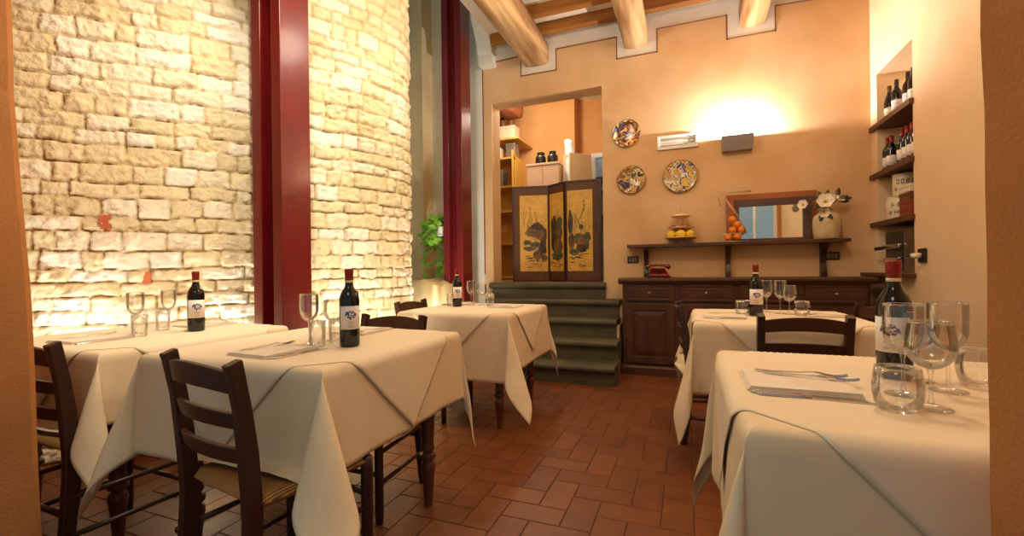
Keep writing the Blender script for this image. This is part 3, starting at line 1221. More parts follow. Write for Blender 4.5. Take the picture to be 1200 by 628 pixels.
def make_stem(H, rb, rim, bowl0, name='wine_glass'):
    def mk():
        t = empty(name, 'x', 'glass', (0, 0, 0), 0, 'stemmed wine glasses')
        bm = lathe(bmesh.new(), [(0, 0.0), (0.033, 0.0), (0.0335, 0.0015), (0.02, 0.004), (0.006, 0.008), (0, 0.008)], 28)
        obj('foot', bm, M_glass, t, smooth=True)
        bm = lathe(bmesh.new(), [(0.0055, 0.0082), (0.0034, 0.02), (0.0032, bowl0 - 0.012), (0.006, bowl0 - 0.001)], 14)
        obj('stem', bm, M_glass, t, smooth=True)
        h = H - bowl0
        out = [(0.006, bowl0)]
        for k in range(1, 17):
            q = k / 16
            r = rb * math.sqrt(max(0, 1 - (1 - min(1, q / 0.5)) ** 2)) if q < 0.5 else rb + (rim - rb) * ((q - 0.5) / 0.5) ** 1.4
            out.append((max(r, 0.006), bowl0 + h * q))
        inn = [(max(r - 0.0012, 0), z + 0.0012 * (1 if k < 3 else 0)) for k, (r, z) in enumerate(out)]
        prof = [(0, bowl0 - 0.0008)] + out + list(reversed(inn)) + [(0, bowl0 + 0.002)]
        obj('bowl', lathe(bmesh.new(), prof, 30, caps=False), M_glass, t, smooth=True)
        return t
    return mk


def make_tumbler():
    out = [(0, 0), (0.026, 0.0), (0.032, 0.004), (0.037, 0.016), (0.0405, 0.034), (0.0405, 0.05), (0.038, 0.068), (0.0355, 0.084)]
    inn = [(0.0343, 0.084), (0.0368, 0.068), (0.0392, 0.05), (0.0392, 0.034), (0.0355, 0.018), (0.028, 0.009), (0, 0.008)]
    o = obj('tumbler', lathe(bmesh.new(), out + inn, 30, caps=False), M_glass, None, smooth=True)
    return tag(o, 'x', 'glass', 'round tumblers')


def make_straight_tumbler():
    out = [(0, 0), (0.026, 0.0), (0.028, 0.003), (0.030, 0.05), (0.032, 0.098)]
    inn = [(0.0306, 0.098), (0.0286, 0.05), (0.026, 0.014), (0, 0.012)]
    o = obj('tumbler', lathe(bmesh.new(), out + inn, 28, caps=False), M_glass, None, smooth=True)
    return tag(o, 'x', 'glass', 'straight tumblers')


def make_fork():
    """fork along +y, tines at +y end; origin at its middle, resting on z=0"""
    t = empty('fork', 'x', 'fork', (0, 0, 0), 0, 'forks')
    bm = bmesh.new()
    secs = []
    for y, w_, z in ((-0.095, 0.0035, 0.003), (-0.09, 0.0055, 0.0025), (-0.05, 0.005, 0.002), (0.0, 0.0026, 0.004), (0.03, 0.0028, 0.008), (0.042, 0.009, 0.007), (0.055, 0.0115, 0.004)):
        secs.append([(-w_, y, z), (w_, y, z), (w_, y, z + 0.0022), (-w_, y, z + 0.0022)])
    sweep(bm, secs)
    obj('handle', bm, M_silver, t, bevel=0.0006)
    for k in range(4):
        x = -0.0096 + 0.0064 * k
        bm = bmesh.new()
        sweep(bm, [[(x - 0.0018, y, z), (x + 0.0018, y, z), (x + 0.0014, y, z + 0.0018), (x - 0.0014, y, z + 0.0018)] for y, z in ((0.0552, 0.004), (0.075, 0.002), (0.092, 0.004), (0.1, 0.007))])
        obj('tine', bm, M_silver, t)
    return t


def make_knife():
    t = empty('knife', 'x', 'knife', (0, 0, 0), 0, 'knives')
    bm = bmesh.new()
    secs = []
    for y, w_, h in ((-0.105, 0.004, 0.003), (-0.1, 0.0075, 0.005), (-0.06, 0.0075, 0.0055), (-0.02, 0.006, 0.005), (-0.005, 0.005, 0.0045)):
        secs.append([(-w_, y, 0.0), (w_, y, 0.0), (w_ * 0.7, y, h), (-w_ * 0.7, y, h)])
    sweep(bm, secs)
    obj('handle', bm, M_silver, t, bevel=0.001)
    bm = bmesh.new()
    secs = []
    for y, a, b in ((-0.0049, -0.005, 0.005), (0.03, -0.007, 0.006), (0.07, -0.008, 0.0065), (0.095, -0.005, 0.0065), (0.108, 0.003, 0.006)):
        secs.append([(a, y, 0.0010), (b, y, 0.0002), (b, y, 0.0024), (a, y, 0.0016)])
    sweep(bm, secs)
    obj('blade', bm, M_silver, t)
    return t


def make_napkin():
    bm = bmesh.new()
    hx, hy = 0.095, 0.11
    # four plies with a rounded fold along one side, each ply a little askew
    for k in range(4):
        d = 0.0025 * k
        N = 8
        lo, hi = 0.0026 * k, 0.0026 * k + 0.0021
        for zz in (lo, hi):
            pass
        g_ = {}
        for lev, zz in ((0, lo), (1, hi)):
            for j in range(N + 1):
                for i in range(N + 1):
                    x = -hx + d * 0.6 + (2 * hx - d) * i / N
                    y = -hy + d + (2 * hy - d * 1.4) * j / N
                    g_[lev, i, j] = bm.verts.new((x, y, zz + 0.0003 * noise.noise((x * 20, y * 20, k))))
        for lev in (0, 1):
            for j in range(N):
                for i in range(N):
                    bm.faces.new((g_[lev, i, j], g_[lev, i + 1, j], g_[lev, i + 1, j + 1], g_[lev, i, j + 1]))
        for i in range(N):
            for p, q in (((i, 0), (i + 1, 0)), ((i, N), (i + 1, N)), ((0, i), (0, i + 1)), ((N, i), (N, i + 1))):
                bm.faces.new((g_[0, p[0], p[1]], g_[0, q[0], q[1]], g_[1, q[0], q[1]], g_[1, p[0], p[1]]))
    o = obj('napkin', bm, M_napkin)
    return tag(o, 'x', 'napkin', 'folded napkins')


# ------------------------------------------------------------------ tables A..E with their cloths
TB = {
    'A': dict(c=(-2.40, 1.38), h=(0.395, 0.395), d='the left table against the stone wall', ov=(0.20, 0.27, 0.33, 0.16), seed=1.3, ear={(1, -1): 0.95, (1, 1): 0.35, (-1, 1): 0.15, (-1, -1): 0.4}, st=0.12, rest={'-y': (0.25, 0.2, 0.475)}),
    'B': dict(c=(-1.395, 1.42), h=(0.395, 0.40), d='the second table from the left', ov=(0.36, 0.31, 0.35, 0.37), seed=2.7, ear={(-1, -1): 0.85, (1, 1): 0.3, (1, -1): 1.3, (-1, 1): 0.4}, rest={'-y': (0.158, 0.2, 0.472), '+y': (-0.015, 0.2, 0.472)}),
    'C': dict(c=(-1.47, 3.04), h=(0.395, 0.40), d='the far left table before the steps', ov=(0.30, 0.38, 0.44, 0.36), seed=4.1, ear={(1, -1): 0.95, (1, 1): 0.45, (-1, -1): 0.6}, rest={'-x': (-0.135, 0.2, 0.472)}),
    'D': dict(c=(0.45, 2.89), h=(0.395, 0.405), d='the far right table before the sideboard', ov=(0.40, 0.30, 0.36, 0.30), seed=5.9, ear={(-1, -1): 0.7}, rest={'-x': (0.14, 0.2, 0.472), '+x': (0.14, 0.2, 0.472), '-y': (0.048, 0.2, 0.472)}),
    'E': dict(c=(0.515, 1.285), h=(0.40, 0.385), d='the nearest table at the right', ov=(0.40, 0.30, 0.40, 0.36), seed=7.2, ear={(-1, 1): 0.5, (-1, -1): 0.8}),
}
tl = {'A': 'dark wooden table with turned legs, leftmost, standing against the stone wall',
      'B': 'dark wooden table with turned legs, second from the left behind the nearest ladder-back chair',
      'C': 'dark wooden table with turned legs, farthest left one, in front of the olive steps',
      'D': 'dark wooden table at the far right, in front of the walnut sideboard',
      'E': 'nearest table on the right, hidden under cream cloth beside the stucco jamb'}
for k, q in TB.items():
    make_table(tl[k], q['c'][0], q['c'][1], q['h'][0], q['h'][1])
    make_cloth('cream tablecloth hanging in soft folds over ' + q['d'], q['c'][0], q['c'][1], q['h'][0], q['h'][1], q['ov'], q['seed'], q['ear'], rest=q.get('rest'), stretch=q.get('st', 0.16))
    make_topper('ivory overcloth laid cornerwise across ' + q['d'], q['c'][0], q['c'][1], q['h'][0], q['h'][1], 0.5, q['seed'])

# ------------------------------------------------------------------ chairs (local +y is the way the sitter faces)
GC = 'ladder-back dining chairs'
chairs = [
    ((-2.148, 0.885), R(-2), 'dark ladder-back chair with rush seat at the left table, cut by the left jamb'),
    ((-1.237, 0.871), R(-10), 'nearest dark ladder-back chair, its back to us at the second table from left'),
    ((-1.41, 1.885), R(180), 'dark chair tucked behind the second table from left, facing us'),
    ((-1.92, 2.905), R(-90), 'dark chair on the stone wall side of the far left table, top rail showing'),
    ((0.498, 2.435), R(1), 'dark ladder-back chair between the two right tables, back to us'),
    ((0.0, 3.03), R(-88), 'dark chair at the left side of the far right table, seen edge on'),
    ((0.90, 3.03), R(90), 'dark chair at the right side of the far right table, mostly behind the bottle'),
]
for (x, y), rz, lb in chairs:
    place('chair', make_chair, lb, (x, y, 0), rz, GC)

# ------------------------------------------------------------------ tableware
ZT = TZ + 0.0056
GB = 'red wine bottles on the tables'
for k, (x, y) in dict(A=(-2.236, 1.478), B=(-1.186, 1.35), C=(-1.655, 3.073), D=(0.365, 2.875), E=(0.478, 1.38)).items():
    rz = math.atan2(-y, -x) + pi / 2
    place('bottle', make_bottle, 'red wine bottle with grape label on ' + TB[k]['d'], (x, y, ZT), rz + (0.12 if k != 'E' else -0.25), GB)

tall = make_stem(0.196, 0.035, 0.0345, 0.088)
small = make_stem(0.168, 0.040, 0.0345, 0.075)
GG = 'stemmed wine glasses'
gl = [
    ('t', -1.367, 1.334, 'tall wine glass, left of the bottle on the second table from left'),
    ('s', -1.345, 1.44, 'shorter wine glass close left of the bottle on the second table from left'),
    ('t', -1.36, 1.555, 'tall wine glass partly behind the bottle on the second table from left'),
    ('t', -2.40, 1.31, 'tall wine glass nearest the left jamb on the left table'),
    ('t', -2.56, 1.55, 'tall wine glass nearer the bottle on the left table by the stone wall'),
    ('t', -1.60, 3.20, 'tall wine glass just right of the bottle on the far left table'),
    ('s', -1.53, 3.25, 'shorter wine glass beside the tumbler, right side of the far left table'),
    ('t', 0.455, 3.13, 'tall wine glass right behind the bottle on the far right table'),
    ('t', 0.515, 3.06, 'tall wine glass in the middle of the three on the far right table'),
    ('s', 0.555, 3.02, 'shorter round wine glass, rightmost of three on the far right table'),
    ('t', 0.432, 1.205, 'tall wine glass in front of the bottle on the nearest table'),
    ('s', 0.441, 1.11, 'shorter wine glass at the front of the cluster on the nearest table'),
    ('t', 0.535, 1.27, 'tallest-looking wine glass at the back right of the nearest table\'s cluster'),
    ('s', 0.515, 1.36, 'shorter wine glass behind the others on the nearest table'),
]
for kd, x, y, lb in gl:
    place('glass' + kd, tall if kd == 't' else small, lb, (x, y, ZT), 0, GG)
tu = [
    ('r', 0.375, 1.07, 'round tumbler at the front of the nearest table, beside the knives'),
    ('r', 0.622, 1.345, 'round tumbler half hidden by the right jamb on the nearest table'),
    ('r', 0.30, 2.90, 'tumbler to the left of the bottle on the far right table'),
    ('r', 0.60, 2.93, 'tumbler to the right of the glasses on the far right table'),
    ('s', -1.295, 1.30, 'straight tumbler between tall glass and bottle on the second table from left'),
    ('s', -1.285, 1.39, 'straight tumbler behind its twin near the bottle on the second table from left'),
    ('s', -2.30, 1.27, 'tumbler at the front of the glasses on the left table'),
    ('s', -2.44, 1.45, 'tumbler between the two wine glasses on the left table'),
    ('s', -1.74, 3.12, 'straight tumbler left of the bottle on the far left table'),
    ('s', -1.42, 3.17, 'straight tumbler right of the wine glasses on the far left table'),
]
for kd, x, y, lb in tu:
    place('tumb' + kd, make_tumbler if kd == 'r' else make_straight_tumbler, lb, (x, y, ZT), 0, 'tumblers')

# settings: napkin centre, direction the diner faces (rz), table words
st = [
    ('E', 0.235, 1.235, -90, 'on the left side of the nearest table', 2),
    ('E', 0.80, 1.24, 90, 'on the right side of the nearest table, behind the jamb', 1),
    ('B', -1.365, 1.17, -4, 'before the nearest ladder-back chair', 2),
    ('B', -1.41, 1.69, 180, 'at the far side of the second table from left', 1),
    ('A', -2.40, 1.14, 0, 'before the chair at the left table', 1),
    ('A', -2.42, 1.66, 180, 'at the far side of the left table, behind the bottle', 1),
    ('C', -1.76, 3.30, -90, 'on the left side of the far left table', 1),
    ('C', -1.27, 3.12, 90, 'on the right side of the far left table', 1),
    ('D', 0.19, 2.78, -90, 'on the left side of the far right table', 1),
    ('D', 0.72, 2.95, 90, 'on the right side of the far right table', 1),
]
for k, x, y, deg, words, nk in st:
    a = R(deg)
    place('napkin', make_napkin, 'folded cream napkin ' + words, (x, y, ZT - 0.0005), a, 'folded napkins')

    def loc(dx, dy):
        return (x + dx * cos(a) - dy * sin(a), y + dx * sin(a) + dy * cos(a))
    fx, fy = loc(-0.062, 0.02)
    place('fork', make_fork, 'silver fork on the napkin ' + words, (fx, fy, ZT + 0.0101), a - 0.14, 'forks')
    if k == 'E' and nk == 2:
        fx, fy = loc(-0.05, 0.022)
        place('fork', make_fork, 'second silver fork, overlapping the first one, ' + words, (fx + 0.012, fy - 0.018, ZT + 0.0101), a - 0.2, 'forks')
    for n_ in range(nk):
        fx, fy = loc(0.110 + 0.017 * n_, 0.0 + 0.012 * n_)
        wd = ('silver knife close along the napkin ' if n_ == 0 else 'outer silver knife parallel to another one ') if nk == 2 else 'silver knife beside the napkin '
        place('knife', make_knife, wd + words, (fx, fy, ZT), a - 0.04 * n_, 'knives')

# ------------------------------------------------------------------ sideboard
SX0, SX1, SY = -0.60, 1.43, 4.56
t = empty('sideboard', 'long walnut sideboard with four drawers over panelled doors along the back wall', 'sideboard', ((SX0 + SX1) / 2, SY, 0))
mx = (SX0 + SX1) / 2
hw = (SX1 - SX0) / 2
dep = WY - 0.015 - SY
obj('carcass', B(-hw, hw, 0.012, dep, 0.09, 0.905), M_side, t, bevel=0.003)
bm = bmesh.new()
prism(bm, [(-0.02, 0.0), (dep, 0.0), (dep, 0.10), (0.006, 0.10), (-0.012, 0.085), (-0.02, 0.075)], 'x', -hw - 0.015, hw + 0.015)
obj('plinth', bm, M_sideh, t)
bm = bmesh.new()
prism(bm, [(-0.012, 0.892), (-0.02, 0.902), (-0.02, 0.908), (-0.042, 0.914), (-0.05, 0.925), (-0.05, 0.94), (-0.042, 0.95), (dep, 0.95), (dep, 0.892)], 'x', -hw - 0.035, hw + 0.035)
obj('worktop', bm, M_sideh, t)
uw = 2 * hw / 4
for q in range(4):
    xa, xb = -hw + uw * q + 0.035, -hw + uw * (q + 1) - 0.035 + 0.01
    xm = (xa + xb) / 2
    bm = bmesh.new()
    box(bm, xa, xb, -0.004, 0.011, 0.73, 0.885)
    d = obj('drawer', bm, M_sideh, t, bevel=0.003)
    bm = bmesh.new()
    for za, zb, xx0, xx1 in ((0.73, 0.748, xa, xb), (0.867, 0.885, xa, xb), (0.748, 0.867, xa, xa + 0.018), (0.748, 0.867, xb - 0.018, xb)):
        box(bm, xx0, xx1, -0.012, -0.0041, za, zb)
    box(bm, xa + 0.035, xb - 0.035, -0.009, -0.0041, 0.766, 0.849)
    obj('drawer_moulding', bm, M_side, d, bevel=0.002)
    bm = bmesh.new()
    lathe(bm, [(0.0, 0.0), (0.007, 0.0), (0.006, 0.012), (0.013, 0.02), (0.012, 0.028), (0, 0.031)], 16)
    bmesh.ops.rotate(bm, verts=bm.verts, cent=(0, 0, 0), matrix=Matrix.Rotation(R(90), 3, 'X'))
    bmesh.ops.translate(bm, verts=bm.verts, vec=(xm, -0.009, 0.808))
    obj('knob', bm, M_steelgrey, d, smooth=True)
    d = obj('door', B(xa, xb, -0.002, 0.011, 0.12, 0.705), M_side, t, bevel=0.003)
    bm = bmesh.new()
    fw = 0.065
    for za, zb, xx0, xx1 in ((0.12, 0.12 + fw, xa, xb), (0.705 - fw, 0.705, xa, xb), (0.12 + fw, 0.705 - fw, xa, xa + fw), (0.12 + fw, 0.705 - fw, xb - fw, xb)):
        box(bm, xx0, xx1, -0.016, -0.0021, za, zb)
    obj('door_frame', bm, M_side, d, bevel=0.004)
    bm = bmesh.new()
    xi0, xi1, zi0, zi1 = xa + fw + 0.012, xb - fw - 0.012, 0.12 + fw + 0.012, 0.705 - fw - 0.012
    secs = [[(xi0, -0.0021, zi0), (xi1, -0.0021, zi0), (xi1, -0.0021, zi1), (xi0, -0.0021, zi1)],
            [(xi0, -0.004, zi0), (xi1, -0.004, zi0), (xi1, -0.004, zi1), (xi0, -0.004, zi1)],
            [(xi0 + 0.04, -0.013, zi0 + 0.04), (xi1 - 0.04, -0.013, zi0 + 0.04), (xi1 - 0.04, -0.013, zi1 - 0.04), (xi0 + 0.04, -0.013, zi1 - 0.04)]]
    sweep(bm, secs)
    obj('raised_panel', bm, M_side, d)

# wall shelf with brackets over the sideboard
SHX0, SHX1, SHY, SHZ = -0.58, 1.365, 4.80, 1.287
t = empty('wall_shelf', 'long dark wood shelf on three brackets above the sideboard', 'shelf', ((SHX0 + SHX1) / 2, WY, SHZ))
sm = (SHX0 + SHX1) / 2
bm = bmesh.new()
prism(bm, [(SHY - WY, -0.024), (-0.001, -0.024), (-0.001, 0.008), (SHY - WY + 0.004, 0.008), (SHY - WY, 0.0)], 'x', SHX0 - sm, SHX1 - sm)
obj('board', bm, M_sideh, t)
for xb_ in (-0.40, 0.385, 1.19):
    bm = bmesh.new()
    x = xb_ - sm
    pf = [(-0.002, -0.0245), (-0.16, -0.0245), (-0.165, -0.05), (-0.13, -0.07), (-0.085, -0.10), (-0.06, -0.15), (-0.05, -0.21), (-0.07, -0.26), (-0.085, -0.29), (-0.085, -0.332), (-0.002, -0.332)]
    prism(bm, pf, 'x', x - 0.022, x + 0.022)
    obj('bracket', bm, M_dark, t, bevel=0.003)

# telephone on the sideboard under the shelf
t = empty('telephone', 'dark red glossy telephone on the sideboard under the shelf', 'telephone', (-0.27, 4.80, 0.951), R(10))
bm = bmesh.new()
secs = []
for y, hh in ((-0.09, 0.03), (-0.06, 0.05), (0.0, 0.085), (0.05, 0.10), (0.08, 0.09)):
    w_ = 0.105 - 0.02 * (hh - 0.03) / 0.07
    secs.append([(-w_ - 0.01, y, 0.008), (w_ + 0.01, y, 0.008), (w_ * 0.8, y, hh), (-w_ * 0.8, y, hh)])
sweep(bm, secs)
obj('body', bm, M_telred, t, bevel=0.01)
obj('base', B(-0.12, 0.12, -0.1, 0.09, 0, 0.0079), M_black, t)
bm = bmesh.new()
hs = [(-0.12, 0.05, 0.098, 0.022), (-0.10, 0.05, 0.112, 0.024), (-0.07, 0.05, 0.122, 0.013), (0, 0.05, 0.127, 0.012), (0.07, 0.05, 0.122, 0.013), (0.10, 0.05, 0.112, 0.024), (0.12, 0.05, 0.098, 0.022)]
tube(bm, [(p[0], p[1], p[2]) for p in hs], [p[3] for p in hs], 12)
obj('handset', bm, M_telred, t, smooth=True)
bm = bmesh.new()
lathe(bm, [(0.0, 0), (0.034, 0), (0.034, 0.006), (0.012, 0.008), (0, 0.008)], 20)
bmesh.ops.rotate(bm, verts=bm.verts, cent=(0, 0, 0), matrix=Matrix.Rotation(R(28), 3, 'X'))
bmesh.ops.translate(bm, verts=bm.verts, vec=(0, -0.055, 0.056))
obj('dial', bm, M_black, t)

# sockets
for x, lb in ((-0.54, 'black wall socket plate left of the shelf\'s left bracket'), (1.27, 'black wall socket plate under the right end of the shelf')):
    t = empty('wall_socket', lb, 'socket', (x, WY, 1.142), 0, 'black wall sockets')
    obj('plate', B(-0.058, 0.058, -0.012, -0.0005, -0.038, 0.038), M_black, t, bevel=0.004)
    for dx in (-0.03, 0.0, 0.03):
        obj('outlet', B(dx - 0.012, dx + 0.012, -0.0145, -0.0121, -0.022, 0.022), M_appl, t)

# ------------------------------------------------------------------ wall things: plates, framed vent, sconce
PL = [(-0.592, 2.512, 0.148, [(30, 24, 40), (210, 160, 40), (120, 110, 130), (36, 30, 44), (226, 140, 40), (240, 224, 190)], 'black and yellow painted majolica plate, the upper one beside the doorway', 1.7),
      (-0.548, 2.005, 0.148, [(60, 66, 60), (222, 178, 50), (240, 226, 190), (96, 92, 80), (214, 150, 40), (70, 60, 90)], 'yellow and grey painted majolica plate, the lower left one', 5.2),
      (-0.053, 2.0, 0.168, [(84, 88, 110), (232, 160, 40), (150, 150, 96), (226, 214, 190), (92, 84, 120), (220, 176, 60)], 'largest painted majolica plate with orange centre, below the framed panel', 9.4)]
for x, z, r, cols, lb, sd in PL:
    bm = bmesh.new()
    lathe(bm, [(0, 0.004), (r * 0.55, 0.003), (r * 0.62, 0.006), (r * 0.70, 0.016), (r * 0.98, 0.030), (r, 0.031), (r * 1.0, 0.027), (r * 0.7, 0.011), (r * 0.6, 0.0005), (0, 0.0)], 48)
    bmesh.ops.rotate(bm, verts=bm.verts, cent=(0, 0, 0), matrix=Matrix.Rotation(R(90), 3, 'X'))
    t = empty('decorative_plate', lb, 'plate', (x, WY - 0.001, z), 0, 'majolica plates')
    obj('dish', bm, majolica_mat('majolica', sd, cols, None), t, smooth=True)
    bm = bmesh.new()
    n = 48
    sec = []
    for k in range(n):
        a = 2 * pi * k / n
        sec.append([((r + q[0]) * cos(a), -q[1], (r + q[0]) * sin(a)) for q in ((-0.006, 0.030), (0.0008, 0.0335), (0.003, 0.029), (-0.003, 0.026))])
    rings = [[bm.verts.new(p) for p in s] for s in sec]
    for i in range(n):
        A, D = rings[i], rings[(i + 1) % n]
        for k in range(4):
            bm.faces.new((A[k], A[(k + 1) % 4], D[(k + 1) % 4], D[k]))
    o = obj('rim', bm, mat('rim_glaze', (206, 160, 50), 0.25, 0, scale=12, rgb2=(60, 46, 40), contrast=0.1), t, smooth=True)

t = empty('framed_panel', 'long white frame with pinkish and grey strips inside, left of the wall lamp', 'frame', (-0.075, WY, 2.363))
bm = bmesh.new()
for xa, xb, za, zb in ((-0.2, 0.2, 0.048, 0.072), (-0.2, 0.2, -0.072, -0.048), (-0.2, -0.178, -0.048, 0.048), (0.178, 0.2, -0.048, 0.048)):
    box(bm, xa, xb, -0.03, -0.001, za, zb)
obj('frame', bm, M_white, t, bevel=0.003)
obj('backing', B(-0.178, 0.178, -0.012, -0.001, -0.048, 0.048), M_cornice, t)
obj('strip', B(-0.17, 0.11, -0.02, -0.0121, -0.008, 0.012), M_pinkwhite, t)
obj('strip', B(-0.17, 0.16, -0.02, -0.0121, 0.022, 0.04), M_steelgrey, t)
obj('strip', B(-0.17, 0.10, -0.017, -0.0121, -0.036, -0.026), M_steelgrey, t)
obj('knob', B(0.12, 0.165, -0.024, -0.0121, -0.016, 0.016), M_steelgrey, t, bevel=0.004)

t = empty('wall_lamp', 'grey metal wall uplighter throwing white light up the back wall', 'lamp', (0.48, WY, 2.2))
bm = bmesh.new()
# open-topped wedge: thin front, sides and floor
def shell(bm, y0, w0, y1, w1, h, th):
    o = [[(-w0, 0, 0), (-w0, -y0, 0), (w0, -y0, 0), (w0, 0, 0)], [(-w1, 0, h), (-w1, -y1, h), (w1, -y1, h), (w1, 0, h)]]
    i = [[(-w0 + th, -0.0, th), (-w0 + th, -y0 + th, th), (w0 - th, -y0 + th, th), (w0 - th, 0, th)], [(-w1 + th, 0, h), (-w1 + th, -y1 + th, h), (w1 - th, -y1 + th, h), (w1 - th, 0, h)]]
    V = [[bm.verts.new(p) for p in r] for r in o + i]
    for k in range(3):
        bm.faces.new((V[0][k], V[0][k + 1], V[1][k + 1], V[1][k]))
        bm.faces.new((V[2][k], V[3][k], V[3][k + 1], V[2][k + 1]))
        bm.faces.new((V[1][k], V[1][k + 1], V[3][k + 1], V[3][k]))
    bm.faces.new(V[0])
    bm.faces.new(V[2])
shell(bm, 0.085, 0.135, 0.12, 0.142, 0.145, 0.004)
obj('shade', bm, M_steelgrey, t, loc=(0, -0.001, 0))
bm = sphere(bmesh.new(), (0, -0.05, 0.10), 0.02)
m_b, nt_, b_ = newmat('lamp_bulb')
b_.inputs['Emission Color'].default_value = (1, 0.93, 0.85, 1)
b_.inputs['Emission Strength'].default_value = 12
obj('bulb', bm, m_b, t, smooth=True)

# ------------------------------------------------------------------ things on the shelf
SZ = SHZ + 0.008
t = empty('fruit_stand', 'three-tier wire fruit stand with yellow lemons at the shelf\'s left', 'fruit stand', (-0.052, 4.885, SZ))
bm = lathe(bmesh.new(), [(0, 0), (0.05, 0), (0.05, 0.006), (0.012, 0.014), (0.006, 0.03), (0.003, 0.37), (0.009, 0.38), (0.009, 0.39), (0, 0.40)], 20)
obj('pole', bm, M_wire, t, smooth=True)
for z, r in ((0.04, 0.155), (0.145, 0.125), (0.26, 0.095)):
    bm = lathe(bmesh.new(), [(0.0042, z), (r * 0.7, z), (r, z + 0.012), (r + 0.004, z + 0.02), (r, z + 0.022), (r * 0.68, z + 0.006), (0.0042, z + 0.006)], 28, caps=False)
    obj('tray', bm, M_wire, t, smooth=True)


def make_lemon():
    bm = sphere(bmesh.new(), (0, 0, 0), 0.042, 1.15, 1, 1, 16, 12)
    for v in bm.verts:
        if abs(v.co.x) > 0.040:
            v.co.x *= 1.12
    o = obj('lemon', bm, M_lemon, None, smooth=True)
    return tag(o, 'x', 'lemon', 'lemons on the fruit stand')


lw = ['front left', 'front middle', 'front right', 'back right', 'back left']
for k, ang in enumerate((-150, -90, -30, 30, 150)):
    place('lemon', make_lemon, 'yellow lemon on the bottom tray of the fruit stand, ' + lw[k], (-0.052 + 0.1 * cos(R(ang)), 4.875 + 0.1 * sin(R(ang)), SZ + 0.047 + 0.042), R(ang + 90), 'lemons on the fruit stand')


def make_date():
    bm = sphere(bmesh.new(), (0, 0, 0), 0.02, 1.3, 1, 0.9, 12, 8)
    o = obj('dried_fruit', bm, M_box, None, smooth=True)
    return tag(o, 'x', 'fruit', 'dried fruit on the fruit stand')


for k, ang in enumerate((-160, -80, -20)):
    place('date', make_date, 'dark russet fruit on the middle tray, ' + ('left', 'middle', 'right')[k], (-0.052 + 0.07 * cos(R(ang)), 4.885 + 0.07 * sin(R(ang)), SZ + 0.151 + 0.019), R(ang), 'russet fruit on the middle tray')
for k, (dx, dy) in enumerate(((-0.04, -0.02), (0.0, -0.045), (0.042, -0.015))):
    o = place('banana', lambda: tag(obj('pale_fruit', sphere(bmesh.new(), (0, 0, 0), 0.02, 1.7, 0.9, 0.8, 14, 8), M_capscream, None, smooth=True), 'x', 'fruit', 'pale fruit on the top tray'), 'pale cream fruit on the top tray, ' + ('left', 'front', 'right')[k], (-0.052 + dx, 4.885 + dy, SZ + 0.266 + 0.017), 0.3 * k, 'pale fruit on the top tray')

# wire rack of oranges, standing at the mirror's left end
t = empty('wire_rack', 'pale wire stand shaped like a leaning cart beside the mirror', 'wire rack', (0.44, 4.84, SZ))
bm = bmesh.new()
W3 = 0.003
for s in (-0.035, 0.035):
    tube(bm, [(-0.13, s, 0.004), (0.12, s, 0.004)], W3, 6)
    tube(bm, [(-0.12, s, 0.004), (-0.14, s, 0.04), (-0.11, s, 0.075), (-0.02, s, 0.08), (0.10, s, 0.08)], W3, 6)
obj('bottom_rail', bm, M_wire, t, smooth=True)
bm = bmesh.new()
for s in (-0.035, 0.035):
    tube(bm, [(0.10, s, 0.08), (0.02, s, 0.26), (-0.11, s, 0.47), (-0.14, s, 0.42), (-0.13, s, 0.36)], W3, 6)
obj('leaning_rail', bm, M_wire, t, smooth=True)
bm = bmesh.new()
for s in (-0.035, 0.035):
    tube(bm, [(-0.11, s, 0.47), (-0.05, s, 0.53), (0.10, s, 0.53), (0.14, s, 0.48), (-0.06, s, 0.48), (-0.11, s, 0.47)], W3, 6)
for x, z in ((-0.11, 0.47), (0.10, 0.53), (0.14, 0.48), (0.02, 0.26), (-0.13, 0.36)):
    tube(bm, [(x, -0.035, z), (x, 0.035, z)], W3, 6)
obj('top_loop', bm, M_wire, t, smooth=True)
for k, (x, z, wd) in enumerate(((0.38, 0.045, 'lower left'), (0.46, 0.05, 'lower middle'), (0.42, 0.115, 'inner'), (0.50, 0.115, 'right'), (0.46, 0.165, 'upper'), (0.42, 0.215, 'topmost'))):
    place('orange', lambda: tag(obj('orange', sphere(bmesh.new(), (0, 0, 0), 0.038, 1, 1, 0.95, 18, 12), M_orangef, None, smooth=True), 'x', 'orange', 'oranges on the wire rack'), 'orange heaped on the wire rack beside the mirror, ' + wd, (x, 4.84, SZ + z), 0.5 * k, 'oranges on the wire rack')

# mirror leaning on the wall
t = empty('mirror', 'framed mirror with brown wood surround standing on the shelf', 'mirror', (0.775, 4.985, SZ))
mx0, mx1, mz1 = -0.285, 0.285, 0.40
bm = bmesh.new()
for xa, xb, za, zb in ((-0.40, 0.37, 0.415, 0.47), (0.325, 0.37, 0.0, 0.4149), (-0.40, -0.325, 0.0, 0.4149)):
    box(bm, xa, xb, -0.03, -0.0, za, zb)
obj('back_board', bm, M_mframe, t, bevel=0.003)
bm = bmesh.new()
for xa, xb, za, zb in ((-0.324, 0.324, 0.345, 0.414), (-0.324, 0.324, 0.0, 0.03), (-0.324, -0.285, 0.03, 0.345), (0.255, 0.324, 0.03, 0.345)):
    box(bm, xa, xb, -0.05, -0.005, za, zb)
obj('frame', bm, M_mfold, t, bevel=0.004)
obj('mirror_glass', B(-0.285, 0.255, -0.03, -0.006, 0.03, 0.345), M_mirror, t)

